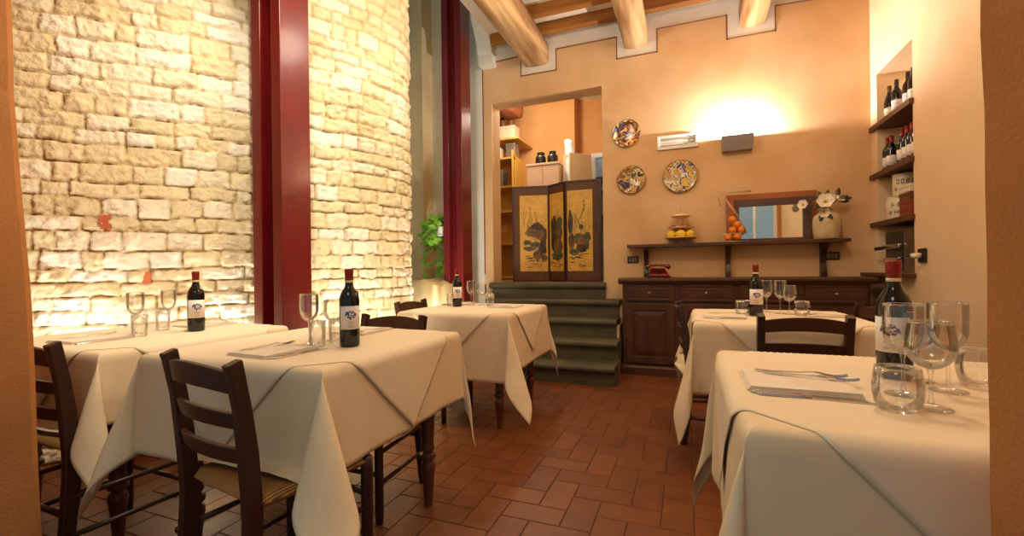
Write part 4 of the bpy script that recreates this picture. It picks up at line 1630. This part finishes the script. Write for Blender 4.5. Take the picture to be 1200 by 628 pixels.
# vase with magnolias
t = empty('vase', 'sand coloured ceramic vase at the right end of the shelf', 'vase', (1.205, 4.885, SZ))
bm = bmesh.new()
out = [(0, 0), (0.098, 0), (0.104, 0.008), (0.110, 0.06), (0.114, 0.13), (0.112, 0.18), (0.098, 0.215), (0.066, 0.24), (0.054, 0.25), (0.054, 0.268), (0.060, 0.275)]
inn = [(0.052, 0.275), (0.046, 0.262), (0.046, 0.24), (0, 0.2)]
obj('body', lathe(bm, out + inn, 36, caps=False), M_vase, t, smooth=True)


def petal_bm(n_pet, rad, cup, tilt):
    bm = bmesh.new()
    for k in range(n_pet):
        a = 2 * pi * k / n_pet
        g_ = []
        for i in range(7):
            q = i / 6
            row = []
            for j in range(7):
                s = j / 6 * 2 - 1
                wd = rad * 0.55 * sin(pi * min(1, 0.08 + q * 0.9)) ** 0.7
                x = q * rad
                y = s * wd
                z = cup * rad * (q ** 1.6) * 0.8 + 0.25 * rad * s * s * (0.5 + 0.5 * q)
                row.append(bm.verts.new((x * cos(a) - y * sin(a), x * sin(a) + y * cos(a), z)))
            g_.append(row)
        for i in range(6):
            for j in range(6):
                bm.faces.new((g_[i][j], g_[i][j + 1], g_[i + 1][j + 1], g_[i + 1][j]))
    return bm


def flower(label, base, head, nrm, rad, cup):
    """stem from the vase mouth to the flower head, petals round a stamen, leaves"""
    t = empty('magnolia', label, 'flower', base, 0, 'magnolias in the vase')
    hd = Vector(head) - Vector(base)
    obj('stem', tube(bmesh.new(), [(0, 0, -0.14), (0, 0, 0.0), hd * 0.6 + Vector((0, 0, 0.01)), hd], 0.004, 8), M_leafdark, t, smooth=True)
    q = Vector(nrm).to_track_quat('Z', 'Y')
    bm = petal_bm(6, rad, cup, 0)
    bmesh.ops.rotate(bm, verts=bm.verts, cent=(0, 0, 0), matrix=q.to_matrix())
    bmesh.ops.translate(bm, verts=bm.verts, vec=hd)
    solid(obj('petals', bm, M_petal, t, smooth=True), 0.001)
    bm = sphere(bmesh.new(), (0, 0, 0.012), rad * 0.2, 1, 1, 1.4)
    bmesh.ops.rotate(bm, verts=bm.verts, cent=(0, 0, 0), matrix=q.to_matrix())
    bmesh.ops.translate(bm, verts=bm.verts, vec=hd)
    obj('stamen', bm, M_stamen, t, smooth=True)
    return t


def leaf_shape(bm, p, d, ln, wd, up=(0, 0, 1), curl=0.3):
    d = Vector(d).normalized()
    s = d.cross(Vector(up))
    if s.length < 1e-3:
        s = Vector((1, 0, 0))
    s.normalize()
    n = s.cross(d).normalized()
    g_ = []
    for i in range(6):
        q = i / 5
        w_ = wd * sin(pi * min(0.98, 0.06 + q * 0.92)) ** 0.8
        c = Vector(p) + d * (ln * q) - n * (curl * ln * q * q)
        g_.append([bm.verts.new(c - s * w_ + n * 0.15 * wd), bm.verts.new(c), bm.verts.new(c + s * w_ + n * 0.15 * wd)])
    for i in range(5):
        for j in range(2):
            bm.faces.new((g_[i][j], g_[i][j + 1], g_[i + 1][j + 1], g_[i + 1][j]))


VB = (1.205, 4.885, SZ + 0.27)
fl = [((1.175, 4.80, SZ + 0.335), (-0.25, -1, 0.25), 0.07, 0.45, 'large open ivory magnolia at the front of the vase'),
      ((1.16, 4.79, SZ + 0.245), (-0.1, -1, -0.5), 0.045, 0.9, 'half-closed ivory magnolia drooping below the large one'),
      ((1.28, 4.86, SZ + 0.35), (0.5, -0.5, 0.8), 0.05, 0.5, 'ivory magnolia at the vase\'s right'),
      ((1.01, 4.84, SZ + 0.32), (-0.5, -0.9, 0.2), 0.045, 0.4, 'small ivory magnolia in front of the mirror\'s corner')]
for k, (hd, nr, rad, cup, lb) in enumerate(fl):
    bb = (VB[0] + 0.012 * (k - 1.5), VB[1] - 0.01 + 0.008 * (k % 2), VB[2])
    ft = flower(lb, bb, hd, nr, rad, cup)
    if k in (0, 2, 1):
        bm = bmesh.new()
        rl = random.Random(20 + k)
        dirs = {0: [(-1, -0.2, 0.5), (-0.4, 0.1, 1), (0.3, 0, 1), (-0.8, -0.3, -0.5)], 2: [(1, -0.2, 0.15), (1, -0.1, -0.1), (0.9, -0.3, 0.4), (0.2, 0, 1)], 1: [(-0.4, -0.6, -1), (0.5, -0.6, -0.6)]}[k]
        for d in dirs:
            hd_ = Vector(hd) - Vector(bb)
            leaf_shape(bm, hd_ + Vector(d) * 0.02 + Vector((0, 0.03, 0)), d, rl.uniform(0.075, 0.10), 0.021, (0, -1, 0.2), 0.15)
        solid(obj('leaves', bm, M_leafdark, ft, smooth=True), 0.001)

# ------------------------------------------------------------------ niche in the right wall
words = ['topmost', 'middle', 'lowest']
NSZ = (2.265, 1.835, 1.405)
for k, z in enumerate(NSZ):
    t = empty('niche_shelf', words[k] + ' brown wooden shelf in the right wall niche', 'shelf', (WX, (NY0 + NY1) / 2, z), 0, 'niche shelves')
    hy = (NY1 - NY0) / 2
    obj('board', B(0.0, ND - 0.003, -hy + 0.003, hy - 0.003, -0.02, 0.02), M_shelf, t)
    obj('front_edge', B(-0.03, -0.0005, -hy - 0.02, hy + 0.10, -0.022, 0.022), M_shelf, t, bevel=0.004)
o = obj('niche_sill', B(WX - 0.10, WX - 0.001, NY0 - 0.03, WY - 0.02, 0.955, 0.985), M_shelf, bevel=0.004)
tag(o, 'brown wooden board at the foot of the niche, above the sideboard end', 'sill')


def make_shop_bottle(kind):
    def mk():
        t = empty('wine_bottle', 'x', 'bottle', (0, 0, 0), 0, 'niche bottles')
        if kind == 'burgundy':
            pr = [(0.03, 0), (0.038, 0.004), (0.0395, 0.012), (0.0395, 0.13), (0.036, 0.16), (0.026, 0.20), (0.017, 0.225), (0.0145, 0.24), (0.0142, 0.282), (0, 0.283)]
            cap_m, lm = M_shelf, M_capscream
        else:
            pr = [(0.03, 0), (0.0352, 0.004), (0.0362, 0.012), (0.0362, 0.172), (0.0345, 0.188), (0.028, 0.204), (0.0195, 0.216), (0.0148, 0.232), (0.0142, 0.284), (0, 0.285)]
            cap_m, lm = (M_caps if kind == 'red' else M_capsblack), M_label
        obj('body', lathe(bmesh.new(), pr, 22), M_dkglass, t, smooth=True)
        obj('capsule', lathe(bmesh.new(), [(0.0148, 0.234), (0.0152, 0.236), (0.0156, 0.29), (0, 0.2915)], 18), cap_m, t, smooth=True)
        rr = 0.0397 if kind == 'burgundy' else 0.0364
        la = obj('label', label_patch(bmesh.new(), rr, 0.035, 0.12 if kind != 'burgundy' else 0.10, 1.25), lm, t, smooth=True)
        bm = bmesh.new()
        for z, hw_ in ((0.092, 0.018), (0.082, 0.012), (0.06, 0.02), (0.052, 0.014)):
            label_patch(bm, rr + 0.0007, z - 0.0014, z + 0.0014, hw_ / rr, 8, 0.0003)
        obj('lettering', bm, M_ink, la)
        return t
    return mk


NX = WX + 0.05
face = lambda x, y: math.atan2(-y, -x) + pi / 2
top = [('burgundy', 4.74, 'brown burgundy bottle with cream label, left end of the top niche shelf'),
       ('black', 4.60, 'dark bottle with white label, second on the top niche shelf'),
       ('black', 4.45, 'dark bottle, third from left on the top niche shelf'),
       ('black', 4.36, 'dark bottle, fourth from left on the top niche shelf'),
       ('black', 4.27, 'dark bottle at the right end of the top niche shelf')]
for kd, y, lb in top:
    place('nb' + kd, make_shop_bottle(kd), lb, (NX + (0.02 if y < 4.5 else 0), y, NSZ[0] + 0.0202), face(NX, y), 'bottles on the top niche shelf')
ordn = ['leftmost', 'second', 'third', 'fourth', 'fifth', 'sixth', 'rightmost']
for k, y in enumerate((4.79, 4.71, 4.60, 4.51, 4.42, 4.335, 4.25)):
    place('nbred', make_shop_bottle('red'), 'red-capped wine bottle with white label, %s on the middle niche shelf' % ordn[k], (NX + (0.05 if k in (2,) else 0), y, NSZ[1] + 0.0202), face(NX, y), 'bottles on the middle niche shelf')


def tin(label, loc, r, h, sq=False):
    t = empty('tin', label, 'tin', loc, face(loc[0], loc[1]) , 'cream tins in the niche')
    obj('body', lathe(bmesh.new(), [(0, 0), (r * 0.98, 0), (r, 0.004), (r, h - 0.006), (r * 0.98, h), (0, h)], 32), M_tin, t, smooth=True)
    smooth_by_angle(t.children[0], 40)
    obj('lid', lathe(bmesh.new(), [(r * 0.96, h + 0.0005), (r * 1.01, h + 0.0005), (r * 1.01, h + 0.012), (0, h + 0.013)], 32), M_tin, t)
    bm = bmesh.new()
    rq = random.Random(int(r * 1e4))
    def mark(a0, a1, z0, z1):
        rr = r + 0.0006
        q = [(rr * cos(-pi / 2 + a), rr * sin(-pi / 2 + a), h * z) for a, z in ((a0, z0), (a1, z0), (a1, z1), (a0, z1))]
        bm.faces.new([bm.verts.new(p) for p in q])
    for zc, n_, hh in ((0.68, 4, 0.11), (0.34, 5, 0.09)):
        for q in range(n_):
            a = (q - (n_ - 1) / 2) * 0.40
            st_ = 0.045
            mark(a - 0.12, a - 0.12 + st_, zc - hh, zc + hh)
            if rq.random() < 0.7:
                mark(a + 0.07, a + 0.07 + st_, zc - hh * rq.uniform(0.2, 1), zc + hh)
            if rq.random() < 0.7:
                mark(a - 0.07, a + 0.10, zc + hh - 0.04, zc + hh)
            if rq.random() < 0.6:
                mark(a - 0.07, a + 0.10, zc - 0.02, zc + 0.02)
            if rq.random() < 0.5:
                mark(a - 0.07, a + 0.10, zc - hh, zc - hh + 0.04)
    obj('lettering', bm, M_dark, t)
    return t


tin('wide cream tin with dark markings, lower one on the lowest niche shelf', (WX + 0.105, 4.66, NSZ[2] + 0.0205), 0.11, 0.175)
tin('smaller cream tin with dark markings stacked on the wide tin', (WX + 0.10, 4.60, NSZ[2] + 0.0205 + 0.189), 0.082, 0.165)
bx = [('cream', 0.0, M_box, 'russet flat box at the bottom of the niche stack'), ('b', 0.0, M_box, 'russet flat box second in the niche stack'), ('c', 0.0, M_caramel, 'brown flat box third in the niche stack'), ('d', 0.0, M_tin, 'cream flat box on top of the niche stack')]
for k, (_, _, m_, lb) in enumerate(bx):
    t = empty('box', lb, 'box', (WX + 0.10, 4.365, NSZ[2] + 0.021 + 0.062 * k), 0, 'flat boxes in the niche')
    obj('tray', B(-0.09, 0.09, -0.10 + 0.004 * k, 0.10, 0, 0.038), m_, t, bevel=0.002)
    obj('lid', B(-0.093, 0.093, -0.103 + 0.004 * k, 0.103, 0.0385, 0.0605), m_, t, bevel=0.002)

t = empty('appliance', 'small bronze steel appliance with black front and chrome bars, bottom of the niche', 'appliance', (WX + 0.02, 4.50, NZ0 + 0.0005))
obj('casing', B(0.012, 0.22, -0.26, 0.28, 0.0, 0.36), M_appl, t, bevel=0.008)
obj('front', B(0.0, 0.0115, -0.07, 0.27, 0.02, 0.34), M_black, t, bevel=0.004)
obj('side_panel', B(0.0, 0.0115, -0.255, -0.075, 0.01, 0.35), M_appl, t, bevel=0.003)
for z in (0.09, 0.20):
    o = obj('chrome_bar', B(-0.03, -0.0005, -0.06, 0.25, z, z + 0.035), M_silver, t, bevel=0.006)
obj('handle', tube(bmesh.new(), [(-0.031, 0.22, 0.21), (-0.07, 0.23, 0.205), (-0.09, 0.235, 0.20)], 0.016, 10), M_black, t, smooth=True)
for k in range(6):
    obj('vent_slat', B(-0.006, -0.0002, -0.05, 0.24, 0.13 + 0.008 * k, 0.134 + 0.008 * k), M_appl, t)

t = empty('wall_socket', 'black wall socket beside the niche with a plug and cable', 'socket', (WX, 4.05, 1.115), 0, 'black wall sockets')
obj('plate', B(-0.018, -0.0005, -0.05, 0.05, -0.05, 0.05), M_black, t, bevel=0.004)
t2 = empty('power_plug', 'pale plug with dark cable running from the niche socket to the appliance', 'plug', (WX - 0.0185, 4.05, 1.115))
obj('plug', tube(bmesh.new(), [(0, 0, 0), (-0.03, 0.004, 0), (-0.055, 0.012, 0)], [0.02, 0.021, 0.014], 12), M_capscream, t2, smooth=True)
obj('cable', tube(bmesh.new(), [(-0.055, 0.012, 0), (-0.085, 0.05, -0.01), (-0.085, 0.14, -0.03), (-0.06, 0.24, -0.07), (-0.04, 0.36, -0.095), (-0.03, 0.40, -0.10)], 0.006, 8), M_black, t2, smooth=True)

# ------------------------------------------------------------------ folding screen on the landing
SP = [(-2.165, 5.36), (-1.655, 5.47), (-1.39, 5.34), (-0.915, 5.42)]
SP = [(-2.10, 5.42), (-1.63, 5.52), (-1.37, 5.34), (-0.93, 5.345)]
SH = 1.225
t = empty('folding_screen', 'three-panel gold leaf folding screen with ink rocks and plants, in the doorway', 'folding screen', (-1.55, 5.40, LAND))


def rock(bm, cx, cz, rx, rz, seed, y=-0.0138, n=26):
    vs = []
    for k in range(n):
        a = 2 * pi * k / n
        rr = 1 + 0.30 * noise.noise((cos(a) * 1.6 + seed, sin(a) * 1.6, seed)) + 0.12 * noise.noise((cos(a) * 5 + seed, sin(a) * 5, seed))
        vs.append(bm.verts.new((cx + rx * rr * cos(a), y, cz + rz * rr * sin(a))))
    c = bm.verts.new((cx, y, cz))
    for k in range(n):
        bm.faces.new((c, vs[k], vs[(k + 1) % n]))


def stroke(bm, pts, w_, y=-0.0144):
    for (xa, za), (xb, zb) in zip(pts, pts[1:]):
        d = Vector((xb - xa, zb - za)).normalized()
        nx, nz = -d.y * w_, d.x * w_
        bm.faces.new([bm.verts.new(p) for p in ((xa - nx, y, za - nz), (xb - nx, y, zb - nz), (xb + nx, y, zb + nz), (xa + nx, y, za + nz))])


for k in range(3):
    (xa, ya), (xb, yb) = SP[k], SP[k + 1]
    L = math.hypot(xb - xa, yb - ya)
    p = bpy.data.objects.new('panel', None)
    COL.objects.link(p)
    p.parent = t
    p.location = (xa + 1.55, ya - 5.40, 0)
    p.rotation_euler = (0, 0, math.atan2(yb - ya, xb - xa))
    bm = bmesh.new()
    fw = 0.02
    for x0_, x1_, z0_, z1_ in ((0.002, L - 0.002, 0, fw), (0.002, L - 0.002, SH - fw, SH), (0.002, 0.002 + fw, fw, SH - fw), (L - 0.002 - fw, L - 0.002, fw, SH - fw)):
        box(bm, x0_, x1_, -0.018, 0.006, z0_, z1_)
    obj('frame', bm, M_dark, p)
    obj('brocade_border', B(0.022, L - 0.022, -0.008, 0.0, fw, SH - fw), M_brocade, p)
    gx0, gx1 = (0.10, L - 0.0225) if k == 0 else ((0.0225, L - 0.0225) if k == 1 else (0.0225, L - 0.11))
    gz0, gz1 = 0.13, SH - 0.12
    rk = random.Random(50 + k)
    gw = gx1 - gx0
    bm = B(gx0, gx1, -0.0125, -0.0081, gz0, gz1, 4)

    def paint(mi, fn, *a):
        n0 = len(bm.faces)
        fn(bm, *a)
        bm.faces.ensure_lookup_table()
        for f in bm.faces[n0:]:
            f.material_index = mi

    def inside(x):
        return min(max(x, gx0 + 0.012), gx1 - 0.012)
    clus = {0: [(.62, .66, .36, .085, 0), (.40, .63, .24, .05, 1), (.85, .56, .13, .13, 0), (.72, .60, .16, .06, 1), (.80, .40, .15, .10, 0), (.62, .34, .13, .07, 1), (.86, .30, .12, .06, 1), (.25, .50, .15, .035, 2), (.35, .42, .25, .03, 2), (.55, .47, .2, .04, 2)],
            1: [(.30, .68, .24, .13, 0), (.60, .60, .30, .12, 1), (.35, .48, .28, .12, 0), (.62, .44, .30, .12, 1), (.5, .32, .36, .06, 2), (.7, .74, .2, .06, 2)],
            2: [(.12, .70, .10, .15, 0), (.16, .48, .13, .12, 1), (.45, .52, .22, .07, 2), (.62, .46, .26, .10, 1), (.80, .54, .14, .06, 2), (.55, .40, .20, .05, 0), (.3, .36, .2, .04, 2), (.55, .66, .1, .03, 2)]}[k]
    for q, (fx, z, rx, rz, mi) in enumerate(clus):
        paint(mi, rock, gx0 + fx * gw, z, min(rx * gw, gw * min(fx, 1 - fx) * 0.78 + 0.004), rz, k * 10 + q * 1.7, -0.0132 - 0.0001 * q, 34)
        # contour and hatching strokes on each rock
        for h_ in range(5):
            x = gx0 + fx * gw + rx * gw * rk.uniform(-0.6, 0.6)
            zz = z + rz * rk.uniform(-0.6, 0.3)
            paint(3, stroke, [(inside(x), zz), (inside(x + rk.uniform(-0.02, 0.02)), zz + rz * 0.35), (inside(x + rk.uniform(-0.03, 0.03)), zz + rz * 0.6)], 0.0018, -0.0146)
    for q in range(26):
        x = gx0 + gw * rk.uniform(0.08, 0.92)
        z = rk.uniform(0.5, 0.78)
        dx = rk.uniform(-0.09, 0.09)
        paint(2, stroke, [(inside(x), z), (inside(x + dx * 0.4), z + 0.07), (inside(x + dx), z + rk.uniform(0.1, 0.2))], 0.0018, -0.0147)
    for q in range(20):
        x = gx0 + gw * rk.uniform(0.06, 0.86)
        z = rk.uniform(0.16, 0.34)
        paint(3 if q % 2 else 2, stroke, [(inside(x), z), (inside(x + rk.uniform(0.02, 0.06)), z + rk.uniform(-0.004, 0.004))], 0.004, -0.0147)
    obj('painted_gold_leaf', bm, [M_inkrock, M_inkrock2, M_inkgreen, M_inkdark, M_gold], p)
    if k == 2:
        bm = bmesh.new()
        x = gx0 + 0.66 * gw
        for q, zc in enumerate((0.97, 0.92, 0.87)):
            stroke(bm, [(x - 0.014, zc + 0.008), (x + 0.014, zc + 0.010)], 0.0025)
            stroke(bm, [(x, zc + 0.02), (x - 0.002, zc - 0.014)], 0.0025)
            stroke(bm, [(x - 0.012, zc - 0.006), (x + 0.012, zc - 0.004)], 0.002)
            if q != 1:
                stroke(bm, [(x, zc), (x + 0.014, zc - 0.016)], 0.0022)
        obj('calligraphy', bm, M_inkdark, p)

# ------------------------------------------------------------------ trailing plant on the ledge wall
t = empty('trailing_plant', 'bright green trailing plant hanging beside the red column in the left back corner', 'plant', (-2.66, 4.48, 1.02))
bm = bmesh.new()
lathe(bm, [(0, 0), (0.05, 0), (0.07, 0.10), (0.075, 0.11), (0.064, 0.11), (0.04, 0.03), (0, 0.03)], 20, caps=False)
obj('pot', bm, M_white, t, smooth=True, loc=(0.05, 0.02, 0.42))
obj('bracket', B(-0.03, 0.148, -0.01, 0.05, 0.405, 0.4195), M_dark, t)
rl = random.Random(77)
bm = bmesh.new()
bs = bmesh.new()
for k in range(18):
    x, y = rl.uniform(-0.24, 0.06), rl.uniform(-0.10, 0.12)
    L = rl.uniform(0.15, 0.58)
    top_ = rl.uniform(0.50, 0.66)
    pts = [(0.05, 0.02, 0.5), (0.05 + (x - 0.05) * 0.5, y * 0.5, top_), (x, y, top_ - 0.05), (x * 1.05, y, top_ - L * 0.6), (x * 0.95 + rl.uniform(-0.03, 0.03), y, top_ - L)]
    tube(bs, pts, 0.0022, 5)
    for q in range(13):
        f_ = q / 12
        i = min(3, int(f_ * 4))
        a, b = Vector(pts[i]), Vector(pts[i + 1])
        c = a.lerp(b, f_ * 4 - i)
        if f_ < 0.2:
            continue
        d = (rl.uniform(-1, 1), rl.uniform(-1, 0.4), rl.uniform(-0.9, 0.3))
        leaf_shape(bm, c, d, rl.uniform(0.06, 0.10), rl.uniform(0.024, 0.038), (rl.uniform(-.4, .4), -1, 0.5), 0.25)
obj('leaves', bm, M_leaf, t, smooth=True)
obj('stems', bs, M_leaf, t, smooth=True)

# ------------------------------------------------------------------ kitchen furniture seen through the doorway
KZ = LAND
t = empty('shelf_unit', 'yellow pine shelf unit with open door at the left of the back room', 'cupboard', (-2.66, 6.75, KZ))
bm = bmesh.new()
for xa, xb in ((-0.42, -0.39), (0.16, 0.19)):
    box(bm, xa, xb, -0.2, 0.2, 0, 1.93)
for z in (0.02, 0.55, 1.06, 1.45, 1.90):
    box(bm, -0.39, 0.16, -0.2, 0.2, z, z + 0.03)
box(bm, -0.39, 0.16, 0.18, 0.2, 0.05, 1.90)
obj('carcass', bm, M_yellowood, t)
dr = bpy.data.objects.new('door', None)
COL.objects.link(dr)
dr.parent = t
dr.location = (0.19, -0.215, 0)
dr.rotation_euler = (0, 0, R(-76))
bm = bmesh.new()
for xa, xb, za, zb in ((0, 0.06, 1.06, 1.93), (0.30, 0.36, 1.06, 1.93), (0.06, 0.30, 1.06, 1.12), (0.06, 0.30, 1.87, 1.93)):
    box(bm, xa, xb, -0.012, 0.012, za, zb)
obj('door_frame', bm, M_yellowood, dr)
obj('door_glass', B(0.06, 0.30, -0.003, 0.003, 1.12, 1.87), M_pane, dr)
cz = KZ + 1.93
o = obj('wall_board', B(-3.1, -2.40, 6.5, 7.199, cz + 0.26, cz + 0.285), M_yellowood)
tag(o, 'pale wooden wall board above the pine shelf unit in the back room', 'shelf')
bxs = [(-2.86, 6.68, cz, 0.26, 0.2, 0.13, M_pinkwhite, 'pinkish carton on the pine shelf unit, left'), (-2.57, 6.68, cz, 0.15, 0.2, 0.22, M_steelgrey, 'grey upright carton on the pine shelf unit, right'),
       (-2.84, 6.68, cz + 0.1305, 0.2, 0.16, 0.04, M_coolwhite, 'flat white box lying on the pinkish carton'), (-2.66, 6.65, cz + 0.285, 0.36, 0.22, 0.2, M_pinkwhite, 'wide pale carton on the wall board in the back room'),
       (-2.80, 6.68, KZ + 1.4805, 0.2, 0.2, 0.26, M_steelgrey, 'grey box inside the pine shelf unit')]
for k, (x, y, z, sx, sy, sz, m_, lb) in enumerate(bxs):
    t = empty('carton', lb, 'box', (x, y, z + 0.0005), 0, 'cartons on the pine shelf unit')
    obj('body', B(-sx / 2, sx / 2, -sy / 2, sy / 2, 0, sz * 0.8), m_, t, bevel=0.003)
    obj('lid', B(-sx / 2 - 0.004, sx / 2 + 0.004, -sy / 2 - 0.004, sy / 2 + 0.004, sz * 0.8 + 0.0003, sz), m_, t, bevel=0.003)


def make_jar(name, cat, grp, m1, m2, r, h):
    def mk():
        t = empty(name, 'x', cat, (0, 0, 0), 0, grp)
        obj('body', lathe(bmesh.new(), [(0, 0), (r * 0.9, 0), (r, 0.01), (r, h * 0.6), (r * 0.85, h * 0.72), (r * 0.6, h * 0.8), (0, h * 0.8)], 20), m1, t, smooth=True)
        obj('lid', lathe(bmesh.new(), [(0, h * 0.801), (r * 0.65, h * 0.801), (r * 0.65, h), (0, h)], 20), m2, t)
        return t
    return mk


for k, x in enumerate((-2.72, -2.58)):
    place('spice', make_jar('jar', 'jar', 'brown jars', M_caramel, M_capsblack, 0.055, 0.17), ('left' if k == 0 else 'right') + ' small brown jar on the wide pale carton', (x, 6.65, cz + 0.486), 0, 'brown jars')

# ceiling beam of the back room
o = obj('ceiling_beam', rough_beam(-2.66, -2.36, 3.42, 3.74, 5.26, 6.6, 3.3), mat('reddish_beam', (150, 80, 40), 0.7, 0, scale=5, rgb2=(104, 50, 24), bump=0.3), None, smooth=True)
tag(o, 'reddish brown beam under the back room ceiling, upper left of the doorway', 'beam', 'ceiling beams')

t = empty('cupboard', 'pinkish white cupboard behind the folding screen', 'cupboard', (-1.87, 6.25, KZ))
obj('carcass', B(-0.235, 0.235, -0.2, 0.2, 0, 1.62), M_pinkwhite, t, bevel=0.004)
obj('top', B(-0.25, 0.25, -0.23, 0.2, 1.6205, 1.65), M_pinkwhite, t, bevel=0.004)
for s in (-1, 1):
    d = obj('door', B(min(s * 0.003, s * 0.23), max(s * 0.003, s * 0.23), -0.222, -0.2005, 0.04, 1.60), M_pinkwhite, t, bevel=0.004)
    obj('handle', B(s * 0.03 - 0.006, s * 0.03 + 0.006, -0.24, -0.2225, 0.9, 1.0), M_steelgrey, d)
for k, x in enumerate((-1.95, -1.77)):
    place('dkjar', make_jar('jar', 'jar', 'black jars', M_black, M_black, 0.075, 0.19), ('left' if k == 0 else 'right') + ' black squat jar on the pinkish white cupboard', (x, 6.2, KZ + 1.6505), 0, 'black jars')
t = empty('bottle', 'white plastic bottle behind the left black jar on the cupboard', 'bottle', (-1.96, 6.38, KZ + 1.6505))
obj('body', lathe(bmesh.new(), [(0, 0), (0.035, 0), (0.036, 0.15), (0.02, 0.19), (0, 0.19)], 16), M_coolwhite, t, smooth=True)
obj('cap', lathe(bmesh.new(), [(0, 0.1905), (0.02, 0.1905), (0.02, 0.23), (0, 0.23)], 16), M_red, t)

# white cloth hung by the cupboard, cream open door, white fridge
t = empty('paper_roll', 'white paper towel roll with a loose end hanging down, right of the cupboard', 'paper roll', (-1.53, 6.2, KZ + 1.42))
obj('roll', lathe(bmesh.new(), [(0, 0.34), (0.055, 0.34), (0.055, 0.56), (0, 0.56)], 20), M_coolwhite, t, smooth=False)
obj('stand', B(-0.07, 0.07, -0.07, 0.07, -1.42, 0.339), M_pinkwhite, t)
bm = bmesh.new()
secs = []
for k in range(13):
    q = k / 12
    y = -0.056 - 0.03 * q
    x0_ = -0.05 + 0.02 * sin(q * 3)
    secs.append([(x0_, y, 0.54 - 0.6 * q), (x0_ + 0.11 + 0.09 * q, y - 0.02 * q, 0.54 - 0.62 * q), (x0_ + 0.11 + 0.09 * q, y - 0.02 * q + 0.002, 0.54 - 0.62 * q), (x0_, y + 0.002, 0.54 - 0.6 * q)])
sweep(bm, secs)
obj('loose_sheet', bm, M_coolwhite, t, smooth=True)

t = empty('refrigerator', 'tall white glass-fronted fridge with blue printed band at the doorway\'s right', 'fridge', (-0.95, 6.45, KZ))
bm = bmesh.new()
for xa, xb, za, zb in ((-0.27, -0.21, 0, 1.75), (0.24, 0.3, 0, 1.75), (-0.21, 0.24, 0, 0.15), (-0.21, 0.24, 1.69, 1.75)):
    box(bm, xa, xb, -0.25, 0.3, za, zb)
box(bm, -0.21, 0.24, 0.27, 0.3, 0.15, 1.69)
obj('casing', bm, M_coolwhite, t)
obj('blue_band', B(-0.21, 0.24, -0.24, -0.20, 1.42, 1.6899), M_blue, t)
obj('shelf', B(-0.21, 0.24, -0.19, 0.26, 1.25, 1.265), M_steelgrey, t)
obj('shelf', B(-0.21, 0.24, -0.19, 0.26, 0.9, 0.915), M_steelgrey, t)
d = obj('door', B(-0.34, 0.0, -0.03, 0.0, 0.02, 1.73), M_cream, t, bevel=0.004, loc=(-0.275, -0.26, 0))
d.rotation_euler = (0, 0, R(42))
d['label'] = 'cream fridge door standing open'
obj('handle', tube(bmesh.new(), [(-0.3, -0.031, 1.1), (-0.3, -0.06, 1.12), (-0.3, -0.06, 1.3), (-0.3, -0.031, 1.32)], 0.008, 8), M_steelgrey, d, smooth=True)
for k in range(3):
    place('mj', make_jar('jar', 'jar', 'jars in the fridge', M_coolwhite, M_dark, 0.05, 0.13), ('left', 'middle', 'right')[k] + ' white jar on the upper fridge shelf', (-1.06 + 0.13 * k, 6.4, KZ + 1.2655), 0, 'jars in the fridge')
